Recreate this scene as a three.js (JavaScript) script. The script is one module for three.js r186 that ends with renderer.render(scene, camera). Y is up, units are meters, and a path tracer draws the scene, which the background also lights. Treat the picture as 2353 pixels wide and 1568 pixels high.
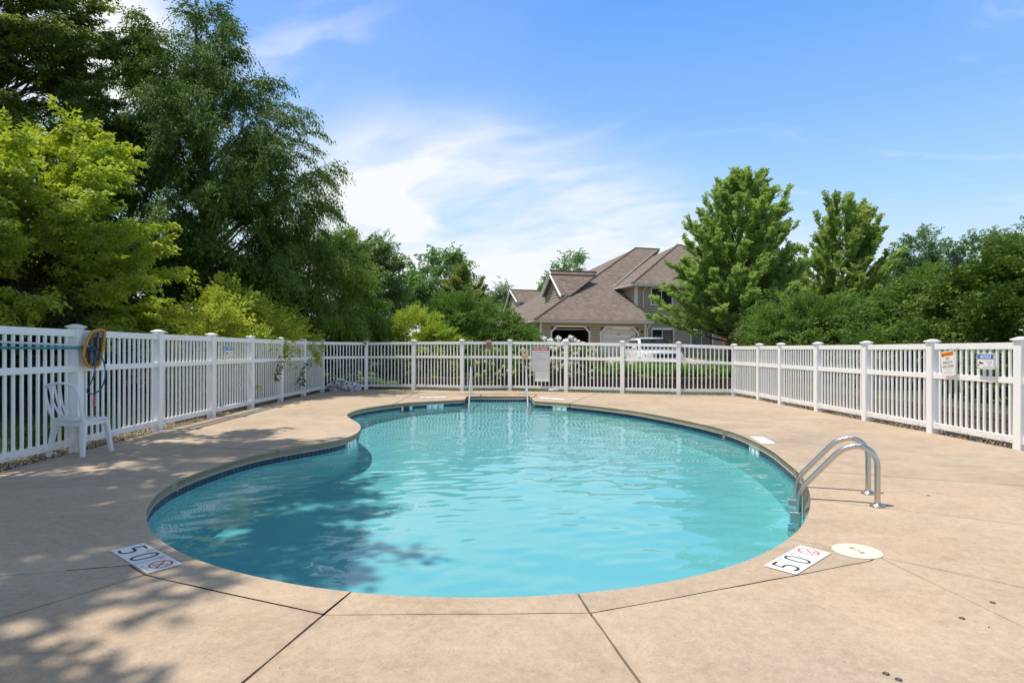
import * as THREE from 'three';
import { mergeGeometries, mergeVertices, toCreasedNormals } from 'three/addons/utils/BufferGeometryUtils.js';
import { RoundedBoxGeometry } from 'three/addons/geometries/RoundedBoxGeometry.js';
import { Brush, Evaluator, SUBTRACTION } from 'three-bvh-csg';

// ------------------------------------------------------------------ camera, sky, sun, exposure
const scene = new THREE.Scene();
const EYE = 1.35, F = 1400, CX = 1176, CY = 805;             // eye height; the lens in units of a 2352 x 1568 picture
const camera = new THREE.PerspectiveCamera(2 * Math.atan(784 / F) * 180 / Math.PI, 1024 / 682, 0.1, 900);
camera.position.set(0, EYE, 0);
camera.setViewOffset(1024, 682, 0, -9.13, 1024, 682);        // shifted lens: verticals stay upright
camera.updateProjectionMatrix();

const renderer = new THREE.WebGLRenderer({ antialias: true });
renderer.setSize(1024, 682);
renderer.toneMapping = THREE.LinearToneMapping;
renderer.toneMappingExposure = 1.0;
renderer.shadowMap.enabled = true;

// seeded randomness and noise
function rng(seed) { let a = seed >>> 0; return () => { a |= 0; a = a + 0x6D2B79F5 | 0; let t = Math.imul(a ^ a >>> 15, 1 | a); t = t + Math.imul(t ^ t >>> 7, 61 | t) ^ t; return ((t ^ t >>> 14) >>> 0) / 4294967296; }; }
const NT = new Float32Array(65536); { const r = rng(77); for (let i = 0; i < 65536; i++) NT[i] = r(); }
function vnoise(x, y) {
  const xi = Math.floor(x), yi = Math.floor(y); let fx = x - xi, fy = y - yi;
  fx = fx * fx * (3 - 2 * fx); fy = fy * fy * (3 - 2 * fy);
  const a = NT[(xi & 255) | (yi & 255) << 8], b = NT[(xi + 1 & 255) | (yi & 255) << 8], c = NT[(xi & 255) | (yi + 1 & 255) << 8], d = NT[(xi + 1 & 255) | (yi + 1 & 255) << 8];
  return a + (b - a) * fx + (c - a) * fy + (a - b - c + d) * fx * fy;
}
function fbm(x, y, o = 4) { let s = 0, a = 0.5, t = 0; for (let i = 0; i < o; i++) { s += a * vnoise(x, y); t += a; a *= 0.5; x = x * 2.03 + 17.3; y = y * 2.01 + 9.1; } return s / t; }
const clamp = (x, a = 0, b = 1) => Math.min(b, Math.max(a, x));
const sstep = (a, b, x) => { const t = clamp((x - a) / (b - a)); return t * t * (3 - 2 * t); };
const lerp = (a, b, t) => a + (b - a) * t;
const V = (x, y, z) => new THREE.Vector3(x, y, z);

{ // the sky: clear blue, paler towards the horizon, with thin torn cirrus
  const W = 4096, H = 2048, d = new Float32Array(W * H * 4);
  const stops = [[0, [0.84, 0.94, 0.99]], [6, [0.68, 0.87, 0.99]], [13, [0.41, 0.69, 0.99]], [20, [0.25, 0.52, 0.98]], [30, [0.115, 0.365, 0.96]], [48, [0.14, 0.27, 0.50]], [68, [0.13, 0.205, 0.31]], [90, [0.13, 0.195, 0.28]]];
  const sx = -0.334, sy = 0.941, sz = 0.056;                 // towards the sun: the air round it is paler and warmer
  const gauss = (x, y, cx, cy, sx, sy) => Math.exp(-(((x - cx) / sx) ** 2 + ((y - cy) / sy) ** 2));
  for (let j = 0; j < H; j++) {
    const el = ((j + 0.5) / H - 0.5) * 180, y = Math.sin(el * Math.PI / 180), ch = Math.cos(el * Math.PI / 180);
    let k = 0; while (k < stops.length - 2 && el > stops[k + 1][0]) k++;
    const t = clamp((el - stops[k][0]) / (stops[k + 1][0] - stops[k][0]));
    const base = [0, 1, 2].map((c) => lerp(stops[k][1][c], stops[k + 1][1][c], t));
    for (let i = 0; i < W; i++) {
      const u = ((i + 0.5) / W - 0.5) * 2 * Math.PI, x = Math.cos(u) * ch, z = Math.sin(u) * ch, o = (j * W + i) * 4;
      let cloud = 0;
      if (el > 0) {
        const px = x / (y + 0.16), pz = z / (y + 0.16), az = Math.atan2(x, -z) * 180 / Math.PI;
        const qx = px * 0.94 + pz * 0.34, qz = pz * 0.94 - px * 0.34;
        const w1 = fbm(qx * 1.1 + 3.1, qz * 1.1 + 8.7, 4) - 0.5, w2 = fbm(qx * 1.3 + 31, qz * 1.2 + 5, 4) - 0.5;
        const broad = fbm(qx * 0.55 + w1 * 1.2 + 40, qz * 0.75 + w2 * 1.2 + 12, 4);
        const fine = fbm(qx * 2.3 + w1 * 3.0, qz * 4.2 + w2 * 3.0 + 50, 7), torn = fbm(qx * 7 + w2 * 7 + 5, qz * 15 + w1 * 8, 5);
        const veil = sstep(0.54, 0.80, broad * 0.62 + fine * 0.45);
        const bank = 1.15 * gauss(az, el, -5, 11.5, 15, 9) + 0.8 * gauss(az, el, 10, 10, 10, 5) + 1.15 * gauss(az, el, 3, 4.5, 32, 6) + 0.9 * gauss(az, el, -36, 26, 8, 10)
          + 1.0 * gauss(az, el, 95, 18, 34, 12) + 1.0 * gauss(az, el, 170, 15, 38, 11) + 0.9 * gauss(az, el, -110, 20, 34, 13);
        const wisps = 1.2 * gauss(az, el, 29, 27.5, 6, 4) + 1.2 * gauss(az, el, 39, 20, 4.5, 6) + 0.7 * gauss(az, el, -17, 24, 8, 4) + 0.7 * gauss(az, el, 33, 15, 9, 4) + 0.2;
        const streak = sstep(0.40, 0.76, fbm((qx + w1 * 0.5) * 1.6 + 9, (qz + w2 * 0.9) * 6.5 + 3, 6) * 0.65 + torn * 0.22 + w1 * 0.5 + 0.03);
        cloud = clamp(veil * (0.08 + 0.85 * sstep(0.1, 0.9, bank)) + 0.75 * wisps * streak + sstep(0.08, 1.05, bank) * sstep(0.15, 0.66, fine * 0.52 + torn * 0.2 + broad * 0.32) * 1.05, 0, 1) * sstep(0, 3, el) * 0.97;
        cloud *= 1 - 0.55 * sstep(45, 80, el);
      }
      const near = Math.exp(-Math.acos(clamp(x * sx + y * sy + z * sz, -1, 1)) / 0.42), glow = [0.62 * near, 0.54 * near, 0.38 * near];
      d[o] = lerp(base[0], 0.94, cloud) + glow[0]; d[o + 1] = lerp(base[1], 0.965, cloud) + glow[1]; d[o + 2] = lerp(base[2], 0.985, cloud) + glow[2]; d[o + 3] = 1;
    }
  }
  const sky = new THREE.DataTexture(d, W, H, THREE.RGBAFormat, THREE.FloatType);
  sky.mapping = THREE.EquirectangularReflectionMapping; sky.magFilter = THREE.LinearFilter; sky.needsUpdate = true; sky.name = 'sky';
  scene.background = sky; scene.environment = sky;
}
const sun = new THREE.DirectionalLight(new THREE.Color(1.0, 0.935, 0.83), 4.9);
sun.name = 'sun';
sun.position.set(-0.355 * 40, 40, 0.06 * 40 - 10); sun.target.position.set(0, 0, -10);
sun.castShadow = true; sun.shadow.mapSize.set(4096, 4096); sun.shadow.radius = 1;
Object.assign(sun.shadow.camera, { left: -40, right: 40, top: 40, bottom: -60, near: 1, far: 200 });
scene.add(sun, sun.target);

// ------------------------------------------------------------------ helpers
const G = (px, py, y = 0) => { const Z = F * (EYE - y) / (py - CY); return V((px - CX) / F * Z, y, -Z); };      // point of a level plane under a picture point
const P = (px, py, Z) => V((px - CX) / F * Z, EYE + (CY - py) / F * Z, -Z);                                      // point at a distance
const used = {};
const numbered = (n) => { used[n] = (used[n] ?? -1) + 1; return used[n] ? n + '_' + String(used[n]).padStart(3, '0') : n; };
function tag(o, label, category, group, kind) { o.userData = { label, category }; if (group) o.userData.group = group; if (kind) o.userData.kind = kind; return o; }
function thing(name, label, category, pos = [0, 0, 0], turn = 0, group, kind) {
  const o = new THREE.Group(); o.name = numbered(name); o.position.set(...pos); o.rotation.y = turn; scene.add(o);
  return tag(o, label, category, group, kind);
}
function mesh(name, geo, mat, parent = scene) {
  const m = new THREE.Mesh(geo, mat); m.name = parent === scene ? numbered(name) : name; m.castShadow = m.receiveShadow = true; parent.add(m); return m;
}
const geoBox = (w, h, d, x = 0, y = 0, z = 0) => new THREE.BoxGeometry(w, h, d).translate(x, y, z);
function prep(g) { g = g.index ? g.toNonIndexed() : g; for (const k of Object.keys(g.attributes)) if (!['position', 'normal', 'uv'].includes(k)) g.deleteAttribute(k); return g; }
const merged = (list) => mergeGeometries(list.map(prep));
function tube(points, r, seg = 40, rad = 10, closed = false) { return new THREE.TubeGeometry(new THREE.CatmullRomCurve3(points, closed, 'centripetal'), seg, r, rad, closed); }
function bar(a, b, r0, r1 = r0, n = 7) {
  const d = b.clone().sub(a), g = new THREE.CylinderGeometry(r1, r0, d.length(), n, 1);
  g.translate(0, d.length() / 2, 0).applyQuaternion(new THREE.Quaternion().setFromUnitVectors(V(0, 1, 0), d.normalize())).translate(a.x, a.y, a.z);
  return g;
}
// a pipe bent through corner points with rounded bends
function pipe(pts, r, bends, rad = 12) {
  const path = new THREE.CurvePath();
  let from = pts[0];
  for (let i = 1; i < pts.length - 1; i++) {
    const b = bends[i - 1], p = pts[i], a = p.clone().add(pts[i - 1].clone().sub(p).setLength(b)), c = p.clone().add(pts[i + 1].clone().sub(p).setLength(b));
    if (from.distanceTo(a) > 1e-3) path.add(new THREE.LineCurve3(from, a));
    path.add(new THREE.QuadraticBezierCurve3(a, p, c)); from = c;
  }
  path.add(new THREE.LineCurve3(from, pts[pts.length - 1]));
  return new THREE.TubeGeometry(path, 90, r, rad, false);
}
const C = (r, g, b) => new THREE.Color().setRGB(r, g, b);
const std = (color, roughness = 0.8, extra = {}) => new THREE.MeshStandardMaterial({ color: Array.isArray(color) ? C(...color) : color, roughness, ...extra });
function noiseTex(W, H, fn, srgb = false) {
  const d = new Uint8Array(W * H * 4);
  for (let j = 0; j < H; j++) for (let i = 0; i < W; i++) { const c = fn(i / W, j / H, i, j), o = (j * W + i) * 4; if (typeof c === 'number') { d[o] = d[o + 1] = d[o + 2] = clamp(c) * 255; } else for (let k = 0; k < 3; k++) d[o + k] = clamp(c[k]) * 255; d[o + 3] = 255; }
  const t = new THREE.DataTexture(d, W, H); t.magFilter = THREE.LinearFilter; t.wrapS = t.wrapT = THREE.RepeatWrapping; if (srgb) t.colorSpace = THREE.SRGBColorSpace; t.needsUpdate = true; return t;
}
const toS = (l) => l <= 0.0031308 ? l * 12.92 : 1.055 * Math.pow(l, 1 / 2.4) - 0.055;
const rep = (t, x, y = x) => { const c = t.clone(); c.repeat.set(x, y); c.needsUpdate = true; return c; };
function canvasTex(w, h, draw) {
  const cv = document.createElement('canvas'); cv.width = w; cv.height = h; draw(cv.getContext('2d'), w, h);
  const t = new THREE.CanvasTexture(cv); t.colorSpace = THREE.SRGBColorSpace; return t;
}
// tileable fine grain used as bump on several materials
const grain = noiseTex(256, 256, (u, v, i, j) => 0.55 * NT[(i * 7 + j * 131) & 65535] + 0.45 * vnoise(i / 4 % 64, j / 4 % 64));

// ------------------------------------------------------------------ materials
const M = {};
M.vinyl = std([0.86, 0.85, 0.83], 0.42);
const dirt = noiseTex(512, 128, (u, v) => { const n = fbm(u * 22, v * 9 + 4, 5), k = sstep(0.56, 0.74, n) * (0.35 + 0.65 * (1 - v)); return [toS(0.84 - 0.44 * k), toS(0.83 - 0.45 * k), toS(0.80 - 0.48 * k)]; }, true);
M.vinylDirty = std(0xffffff, 0.5, { map: dirt });
M.steel = std([0.56, 0.53, 0.49], 0.3, { metalness: 1 });
M.chrome = std([0.86, 0.85, 0.83], 0.3, { metalness: 1 });
M.black = std([0.02, 0.02, 0.02], 0.6);
M.darkMetal = std([0.05, 0.05, 0.05], 0.5, { metalness: 0.6 });
// ------------------------------------------------------------------ pool outline (deck edge), in metres
const rightAndNear = [[1228.1, 921], [1299.3, 925.7], [1372.3, 933], [1452.6, 942.9], [1518.3, 954.2], [1583.3, 967], [1627.9, 976.8], [1679, 990.3], [1722.8, 1007.9], [1773.9, 1034.1], [1810.4, 1062.6], [1839.6, 1086.3], [1858, 1112], [1867, 1139.3], [1868, 1153.9], [1865.1, 1172.2], [1854.2, 1201.4], [1832.3, 1228.8], [1795.8, 1254.3], [1737.4, 1284.3], [1627.9, 1320], [1481.8, 1349.2], [1328.5, 1366.7], [1116.7, 1375.5], [960, 1373], [800, 1364], [640, 1340], [498.2, 1305.6], [436.6, 1285.9], [383, 1257.4], [345.7, 1231.1], [329.8, 1202.6], [327.5, 1185.7], [334.4, 1160.7], [350.5, 1137.8], [381.2, 1114.7], [427.1, 1093.7], [484.6, 1072.6], [546, 1053.4], [618.8, 1036.1], [695.5, 1023.9], [760.7, 1013.2], [810.5, 999.7], [826, 986], [827.8, 980.5], [825.5, 975.4], [816.6, 968.2], [803.8, 961.8], [793.5, 954.5], [797, 949.4], [811.5, 943.2], [837, 936.8], [875.4, 931.2], [926.5, 924.8], [977.6, 921.7], [1028.7, 919.1], [1065.8, 917.1]];
let edge = new THREE.CatmullRomCurve3(rightAndNear.map(([x, y]) => G(x, y)), false, 'centripetal').getSpacedPoints(300);
for (let k = 0; k < 14; k++) edge = edge.map((p, i) => i === 0 || i === edge.length - 1 ? p : p.clone().lerp(edge[i - 1].clone().add(edge[i + 1]).multiplyScalar(0.5), 0.5));
const stepBackL = G(1070.9, 909.4), stepBackR = G(1217.6, 909.4);
const poolEdge = [...edge, stepBackL, stepBackR];               // runs clockwise seen from above, closed
// shift of the outline outwards by d
function offset(loop, d) {
  const n = loop.length, area = loop.reduce((s, p, i) => { const q = loop[(i + 1) % n]; return s + p.x * q.z - q.x * p.z; }, 0), sg = Math.sign(area);
  return loop.map((p, i) => {
    const a = loop[(i + n - 1) % n], b = loop[(i + 1) % n], n1 = V(p.z - a.z, 0, -(p.x - a.x)).normalize(), n2 = V(b.z - p.z, 0, -(b.x - p.x)).normalize();
    const m = n1.clone().add(n2).normalize(), c = Math.max(0.4, m.dot(n1));
    return p.clone().addScaledVector(m, -sg * -d / c);
  });
}
const wallLoop = offset(poolEdge, 0.03);
const inLoop = (loop, x, z) => { let c = false; for (let i = 0, j = loop.length - 1; i < loop.length; j = i++) { const a = loop[i], b = loop[j]; if ((a.z > z) !== (b.z > z) && x < (b.x - a.x) * (z - a.z) / (b.z - a.z) + a.x) c = !c; } return c; };
const shapeOf = (loop) => new THREE.Shape(loop.map((p) => new THREE.Vector2(p.x, -p.z)));
const WATER = -0.166;

// ------------------------------------------------------------------ fence posts (x, z, height) — three runs round the deck
const post = (px, py, h) => { const p = G(px, py); return [p.x, p.z, h]; };
const leftPosts = [[-5.72, -4.25, 1.71], [-5.81, -6.3, 1.71], [-5.92, -8.27, 1.71], post(361.9, 986.5, 1.71), post(485.1, 957.4, 1.71), post(575, 935.7, 1.71), [-6.24, -16.4, 1.71], [-6.27, -18.3, 1.715], [-6.28, -20.15, 1.72]];
const backPosts = [[-6.28, -20.15, 1.72], post(840.5, 893, 1.72), post(950.5, 893.8, 1.73), post(1061.5, 896.6, 1.735), post(1171.5, 896.5, 1.73), post(1300.7, 899, 1.70), post(1430, 902.1, 1.665), post(1558.9, 905.4, 1.63), post(1686, 906.8, 1.56)];
const rightPosts = [post(1686, 906.8, 1.56), post(1745, 917.5, 1.555), post(1795, 927.8, 1.55), post(1879.5, 943.6, 1.545), post(1991, 964.8, 1.54), post(2142.5, 992.9, 1.54), post(2346.5, 1032.6, 1.54), [6.98, -6.45, 1.54], [7.0, -4.6, 1.54]];

// ------------------------------------------------------------------ pool deck: concrete slabs cut by joints
const jointLines = [                                                  // picture points, width, ends that run on to the border of the deck
  [[[296, 1298], [331.9, 1319.2], [443.6, 1344.9], [742.6, 1410.6]], 0.009], [[[0, 1419.4], [331.9, 1319.2]], 0.009, 's'], [[[0, 1322.8], [296, 1298]], 0.008, 's'], [[[296, 1298], [452, 1284]], 0.006],
  [[[0, 1121.4], [383, 1110.6], [420, 1107]], 0.009, 's'], [[[808, 1357], [742.6, 1410.6], [555.3, 1567.7]], 0.014, 'e'], [[[742.6, 1411.5], [1353.6, 1407.3]], 0.007], [[[1324, 1358], [1353.6, 1405], [1471, 1567.7]], 0.012, 'e'],
  [[[1358, 1407.3], [1560, 1371], [1997.7, 1288.6], [2024, 1276]], 0.010], [[[1812, 1236], [1919.7, 1258.2], [2030, 1283]], 0.006], [[[2024, 1279], [2352, 1349]], 0.007, 'e'], [[[2024, 1281], [2352, 1439.5]], 0.006, 'e'],
  [[[1822, 1077], [1891.4, 1083.8], [2147.6, 1101.5]], 0.009, 'e'], [[[1845, 1145], [2021, 1165], [2147.5, 1180.4]], 0.008, 'e'], [[[1660, 988.5], [1900, 992.5], [2175, 997]], 0.013, 'e'], [[[1306, 927], [1372.6, 902.5]], 0.02, 'e'], [[[905, 928], [952.3, 902.5]], 0.02, 'e'], [[[640, 1034], [560, 1030]], 0.011, 'e'],
];
const jointSegs = jointLines.flatMap(([pts, , on]) => { const q = pts.map(([x, y]) => G(x, y)), m = q.length - 1; if (on === 's') q.unshift(q[0].clone().add(q[0].clone().sub(q[1]).setLength(9))); if (on === 'e') q.push(q[m].clone().add(q[m].clone().sub(q[m - 1]).setLength(9))); return q.slice(1).map((p, i) => [q[i].x, -q[i].z, p.x - q[i].x, q[i].z - p.z, (p.x - q[i].x) ** 2 + (p.z - q[i].z) ** 2]); });
const toJoint = (x, Z) => { let d = 9; for (const [ax, az, dx, dz, l] of jointSegs) { const t = clamp(((x - ax) * dx + (Z - az) * dz) / l), ex = x - ax - dx * t, ez = Z - az - dz * t, q = ex * ex + ez * ez; if (q < d) d = q; } return Math.sqrt(d); };
const DX0 = -7.5, DW = 15, DZ0 = 0, DL = 22.5;                     // region covered by the deck's colour maps
const stains = [];
{ const r = rng(5); for (let i = 0; i < 46; i++) stains.push([-6 + 13 * r(), 1.8 + 19 * r(), 0.08 + 0.5 * r() * r(), r()]); }
function deckColor(x, Z, fineScale) {
  const big = fbm(x * 0.45 + 3, Z * 0.45, 4), mid = fbm(x * 2.1 + 11, Z * 2.1 + 3, 4), fine = fbm(x * fineScale + 5, Z * fineScale + 9, 3), sweep = fbm(x * 1.2 + 30, Z * 9 + 4, 3);
  let k = 1 + 0.30 * (big - 0.5) + 0.24 * (mid - 0.5) + 0.30 * (fine - 0.5) + 0.08 * (sweep - 0.5), warm = (fbm(x * 0.8 + 70, Z * 0.8, 3) - 0.5) * 0.16;
  let pale = sstep(0.50, 0.72, fbm(x * 1.3 + 60, Z * 1.3 + 20, 5)) * 0.17 + sstep(0.6, 0.72, fbm(x * 5 + 8, Z * 5, 4)) * 0.12;
  for (const [sx, sz, sr, s] of stains) { const dd = Math.hypot(x - sx, Z - sz); if (dd < sr * 1.6) { const f = sstep(1.15, 0.55, dd / sr + (fbm(x * 6 + sx * 9, Z * 6, 3) - 0.5) * 0.8); if (s < 0.6) pale += 0.13 * f; else k *= 1 - 0.13 * f; } }
  // lime bloom and dirt that gather along the joints
  const jd = toJoint(x, Z), jn = fbm(x * 3.1 + 90, Z * 3.1, 4); pale += 0.30 * Math.exp(-jd / 0.09) * sstep(0.42, 0.7, jn); k *= 1 - 0.22 * Math.exp(-jd / 0.018) * sstep(0.3, 0.7, fbm(x * 9 + 4, Z * 9, 3));
  // water dripped in front of the steps
  const wet = Math.max(sstep(0.62, 0.4, Math.hypot((x + 0.55) / 1.75, (Z - 19.0) / 0.62) * 0.55 + (fbm(x * 2.2, Z * 2.2 + 40, 4) - 0.5) * 0.5), 0.6 * sstep(0.6, 0.45, Math.hypot((x - 3.9) / 0.9, (Z - 10.9) / 0.32) * 0.5 + (fbm(x * 3, Z * 3, 3) - 0.5) * 0.5));
  k *= 1 - 0.34 * wet;
  const g = [0.425 * (1 + warm * 0.4), 0.322 * (1 - warm * 0.15), 0.228 * (1 - warm)].map((c) => c * k);
  return g.map((c, i) => toS(lerp(c, [0.53, 0.425, 0.31][i], clamp(pale, 0, 0.5))));
}
const deckFar = noiseTex(1024, 1536, (u, v) => deckColor(DX0 + u * DW, DZ0 + v * DL, 9), true);
const deckNear = noiseTex(2048, 1024, (u, v, i, j) => { const c = deckColor(DX0 + u * DW, DZ0 + v * 8, 26), s = NT[(i * 31 + j * 197) & 65535], q = s > 0.985 ? 0.05 : s < 0.02 ? -0.07 : (s - 0.5) * 0.05; return c.map((x) => x + q); }, true);
M.deckNear = std(0xffffff, 0.88, { map: deckNear, bumpMap: rep(grain, 36, 20), bumpScale: 0.0015 });
const tones = [[1, 1, 1], [0.955, 0.96, 0.97], [1.03, 1.025, 1.02]];
M.deckFar = std(0xffffff, 0.88, { map: deckFar, bumpMap: rep(grain, 30, 45), bumpScale: 0.001 });
const deckOuter = [V(-5.6, 0, -0.6), ...leftPosts.slice(0, 8).map(([x, z]) => V(x + 0.12, 0, z)), V(-6.1, 0, -19.9), ...backPosts.slice(1, 8).map(([x, z]) => V(x, 0, z + 0.27)), V(6.62, 0, -18.3), ...rightPosts.slice(1).map(([x, z]) => V(x - 0.04, 0, z)), V(7.0, 0, -0.6)];
const joint = (pts, w = 0.009, on = '') => {                         // upright cutters along a drawn line
  const q = pts.map(([x, y]) => G(x, y)), m = q.length - 1;
  if (on === 's') q.unshift(q[0].clone().add(q[0].clone().sub(q[1]).setLength(9)));
  if (on === 'e') q.push(q[m].clone().add(q[m].clone().sub(q[m - 1]).setLength(9)));
  const fine = [], r = rng(Math.round(q[0].x * 900 + 9000));
  for (let i = 0; i < q.length - 1; i++) { const n = Math.max(1, Math.round(q[i].distanceTo(q[i + 1]) / 0.22)); for (let k = 0; k < n; k++) { const p = q[i].clone().lerp(q[i + 1], k / n); if (k) { p.x += (r() - 0.5) * 0.008; p.z += (r() - 0.5) * 0.008; } fine.push(p); } }
  fine.push(q[q.length - 1]);
  const s = [], t = [], ww = [];
  fine.forEach((p, i) => { const a = fine[Math.max(0, i - 1)], b = fine[Math.min(fine.length - 1, i + 1)], n = V(b.z - a.z, 0, -(b.x - a.x)).normalize(), k = w * (0.7 + 0.6 * r()) / 2; s.push(p.clone().addScaledVector(n, k)); t.unshift(p.clone().addScaledVector(n, -k)); });
  return new THREE.ExtrudeGeometry(shapeOf([...s, ...t]), { depth: 0.4, bevelEnabled: false }).rotateX(-Math.PI / 2).translate(0, -0.2, 0);
};
const deck = thing('pool_deck', 'tan broom finished concrete slabs paving all round the pool', 'pool deck', [0, 0, 0], 0, null, 'structure');
{
  const sh = shapeOf(deckOuter); sh.holes.push(new THREE.Path(poolEdge.map((p) => new THREE.Vector2(p.x, -p.z))));
  const g = new THREE.ExtrudeGeometry(sh, { depth: 0.05, bevelEnabled: true, bevelThickness: 0.016, bevelSize: 0.014, bevelOffset: -0.014, bevelSegments: 3 }).rotateX(-Math.PI / 2);
  g.translate(0, -0.066, 0);
  const ev = new Evaluator(); ev.useGroups = false; ev.attributes = ['position', 'normal'];
  g.clearGroups(); g.deleteAttribute('uv');
  let cur = new Brush(g); cur.updateMatrixWorld();
  for (const [pts, w, on] of jointLines) { const c = joint(pts, w, on); c.clearGroups(); c.deleteAttribute('uv'); const b = new Brush(c); b.updateMatrixWorld(); cur = ev.evaluate(cur, b, SUBTRACTION); cur.updateMatrixWorld(); }
  // every piece that the joints leave standing alone is one slab
  const src = cur.geometry.index ? cur.geometry.toNonIndexed() : cur.geometry, pos = src.attributes.position, nor = src.attributes.normal, nv = pos.count, par = new Int32Array(nv), find = (i) => { while (par[i] !== i) i = par[i] = par[par[i]]; return i; };
  const key = new Map();
  for (let i = 0; i < nv; i++) { const k = Math.round(pos.getX(i) * 5e3) + ',' + Math.round(pos.getY(i) * 5e3) + ',' + Math.round(pos.getZ(i) * 5e3); if (key.has(k)) par[i] = key.get(k); else { key.set(k, i); par[i] = i; } }
  for (let i = 0; i < nv; i += 3) { const a = find(i), b = find(i + 1); par[b] = a; par[find(i + 2)] = a; }
  const parts = new Map();
  for (let i = 0; i < nv; i += 3) { const r = find(i); if (!parts.has(r)) parts.set(r, []); parts.get(r).push(i, i + 1, i + 2); }
  let n = 0; const tint = (m) => tones.map((t) => { const c = m.clone(); c.color.setRGB(...t); return c; }), nearTones = tint(M.deckNear), farTones = tint(M.deckFar);
  for (const ids of parts.values()) {
    if (ids.length < 30) continue;
    const p = new Float32Array(ids.length * 3), nn = new Float32Array(ids.length * 3), uv = new Float32Array(ids.length * 2); let zmax = -1e9, zmin = 1e9;
    ids.forEach((id, k) => { p.set([pos.getX(id), pos.getY(id), pos.getZ(id)], k * 3); nn.set([nor.getX(id), nor.getY(id), nor.getZ(id)], k * 3); const Z = -pos.getZ(id); zmax = Math.max(zmax, Z); zmin = Math.min(zmin, Z); });
    const near = zmax < 8;
    ids.forEach((id, k) => uv.set([(pos.getX(id) - DX0) / DW, (-pos.getZ(id) - DZ0) / (near ? 8 : DL)], k * 2));
    const gg = new THREE.BufferGeometry(); gg.setAttribute('position', new THREE.BufferAttribute(p, 3)); gg.setAttribute('normal', new THREE.BufferAttribute(nn, 3)); gg.setAttribute('uv', new THREE.BufferAttribute(uv, 2));
    const s = mesh('slab', gg, near ? nearTones[n % 3] : farTones[n % 3], deck); s.position.y = -0.0006 * (n++ % 4);
  }
  console.log('deck slabs', n);
}
{ // the packed bed that shows dark at the bottom of the joints
  const sh = shapeOf(offset(deckOuter, 0)); sh.holes.push(new THREE.Path(offset(poolEdge, 0.12).map((p) => new THREE.Vector2(p.x, -p.z))));
  const m = mesh('slab_bed', new THREE.ShapeGeometry(sh).rotateX(-Math.PI / 2).translate(0, -0.075, 0), std([0.05, 0.04, 0.03], 1), deck); m.userData.kind = 'structure';
}

// ------------------------------------------------------------------ the pool
const pool = thing('swimming_pool', 'kidney shaped swimming pool with blue waterline tiles and entry steps', 'swimming pool');
M.plaster = std([0.58, 0.76, 0.71], 0.75, { bumpMap: rep(grain, 3), bumpScale: 0.003 });
M.plasterWhite = std([0.74, 0.80, 0.76], 0.7);
M.coping = std(0xffffff, 0.9, { map: noiseTex(1024, 64, (u, v) => { const n = fbm(u * 220, v * 14, 4), m = fbm(u * 16 + 7, v * 1.5, 4), s = sstep(0.35, 0.75, m), k = 0.75 + 0.5 * n; return [toS(0.27 * k * (1 - 0.30 * s)), toS(0.225 * k * (1 - 0.22 * s)), toS(0.150 * k * (1 - 0.26 * s))]; }, true) });
const floorY = (z) => WATER - (0.62 + (z + 3.3) * 0.0335);             // shallows towards the steps
function strip(loop, y0, y1, closed = true, uvs = 1) {                  // an upright band along the outline, facing the water
  const n = loop.length, p = [], uv = [], idx = []; let s = 0;
  for (let i = 0; i <= (closed ? n : n - 1); i++) { const q = loop[i % n]; if (i) s += q.distanceTo(loop[(i - 1) % n]); const b = typeof y1 === 'function' ? y1(q.z) : y1; p.push(q.x, y0, q.z, q.x, b, q.z); uv.push(s * uvs, 1, s * uvs, 0); if (i) idx.push(2 * i - 2, 2 * i - 1, 2 * i, 2 * i, 2 * i - 1, 2 * i + 1); }
  const g = new THREE.BufferGeometry(); g.setAttribute('position', new THREE.Float32BufferAttribute(p, 3)); g.setAttribute('uv', new THREE.Float32BufferAttribute(uv, 2)); g.setIndex(idx); g.computeVertexNormals(); return g;
}
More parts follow.
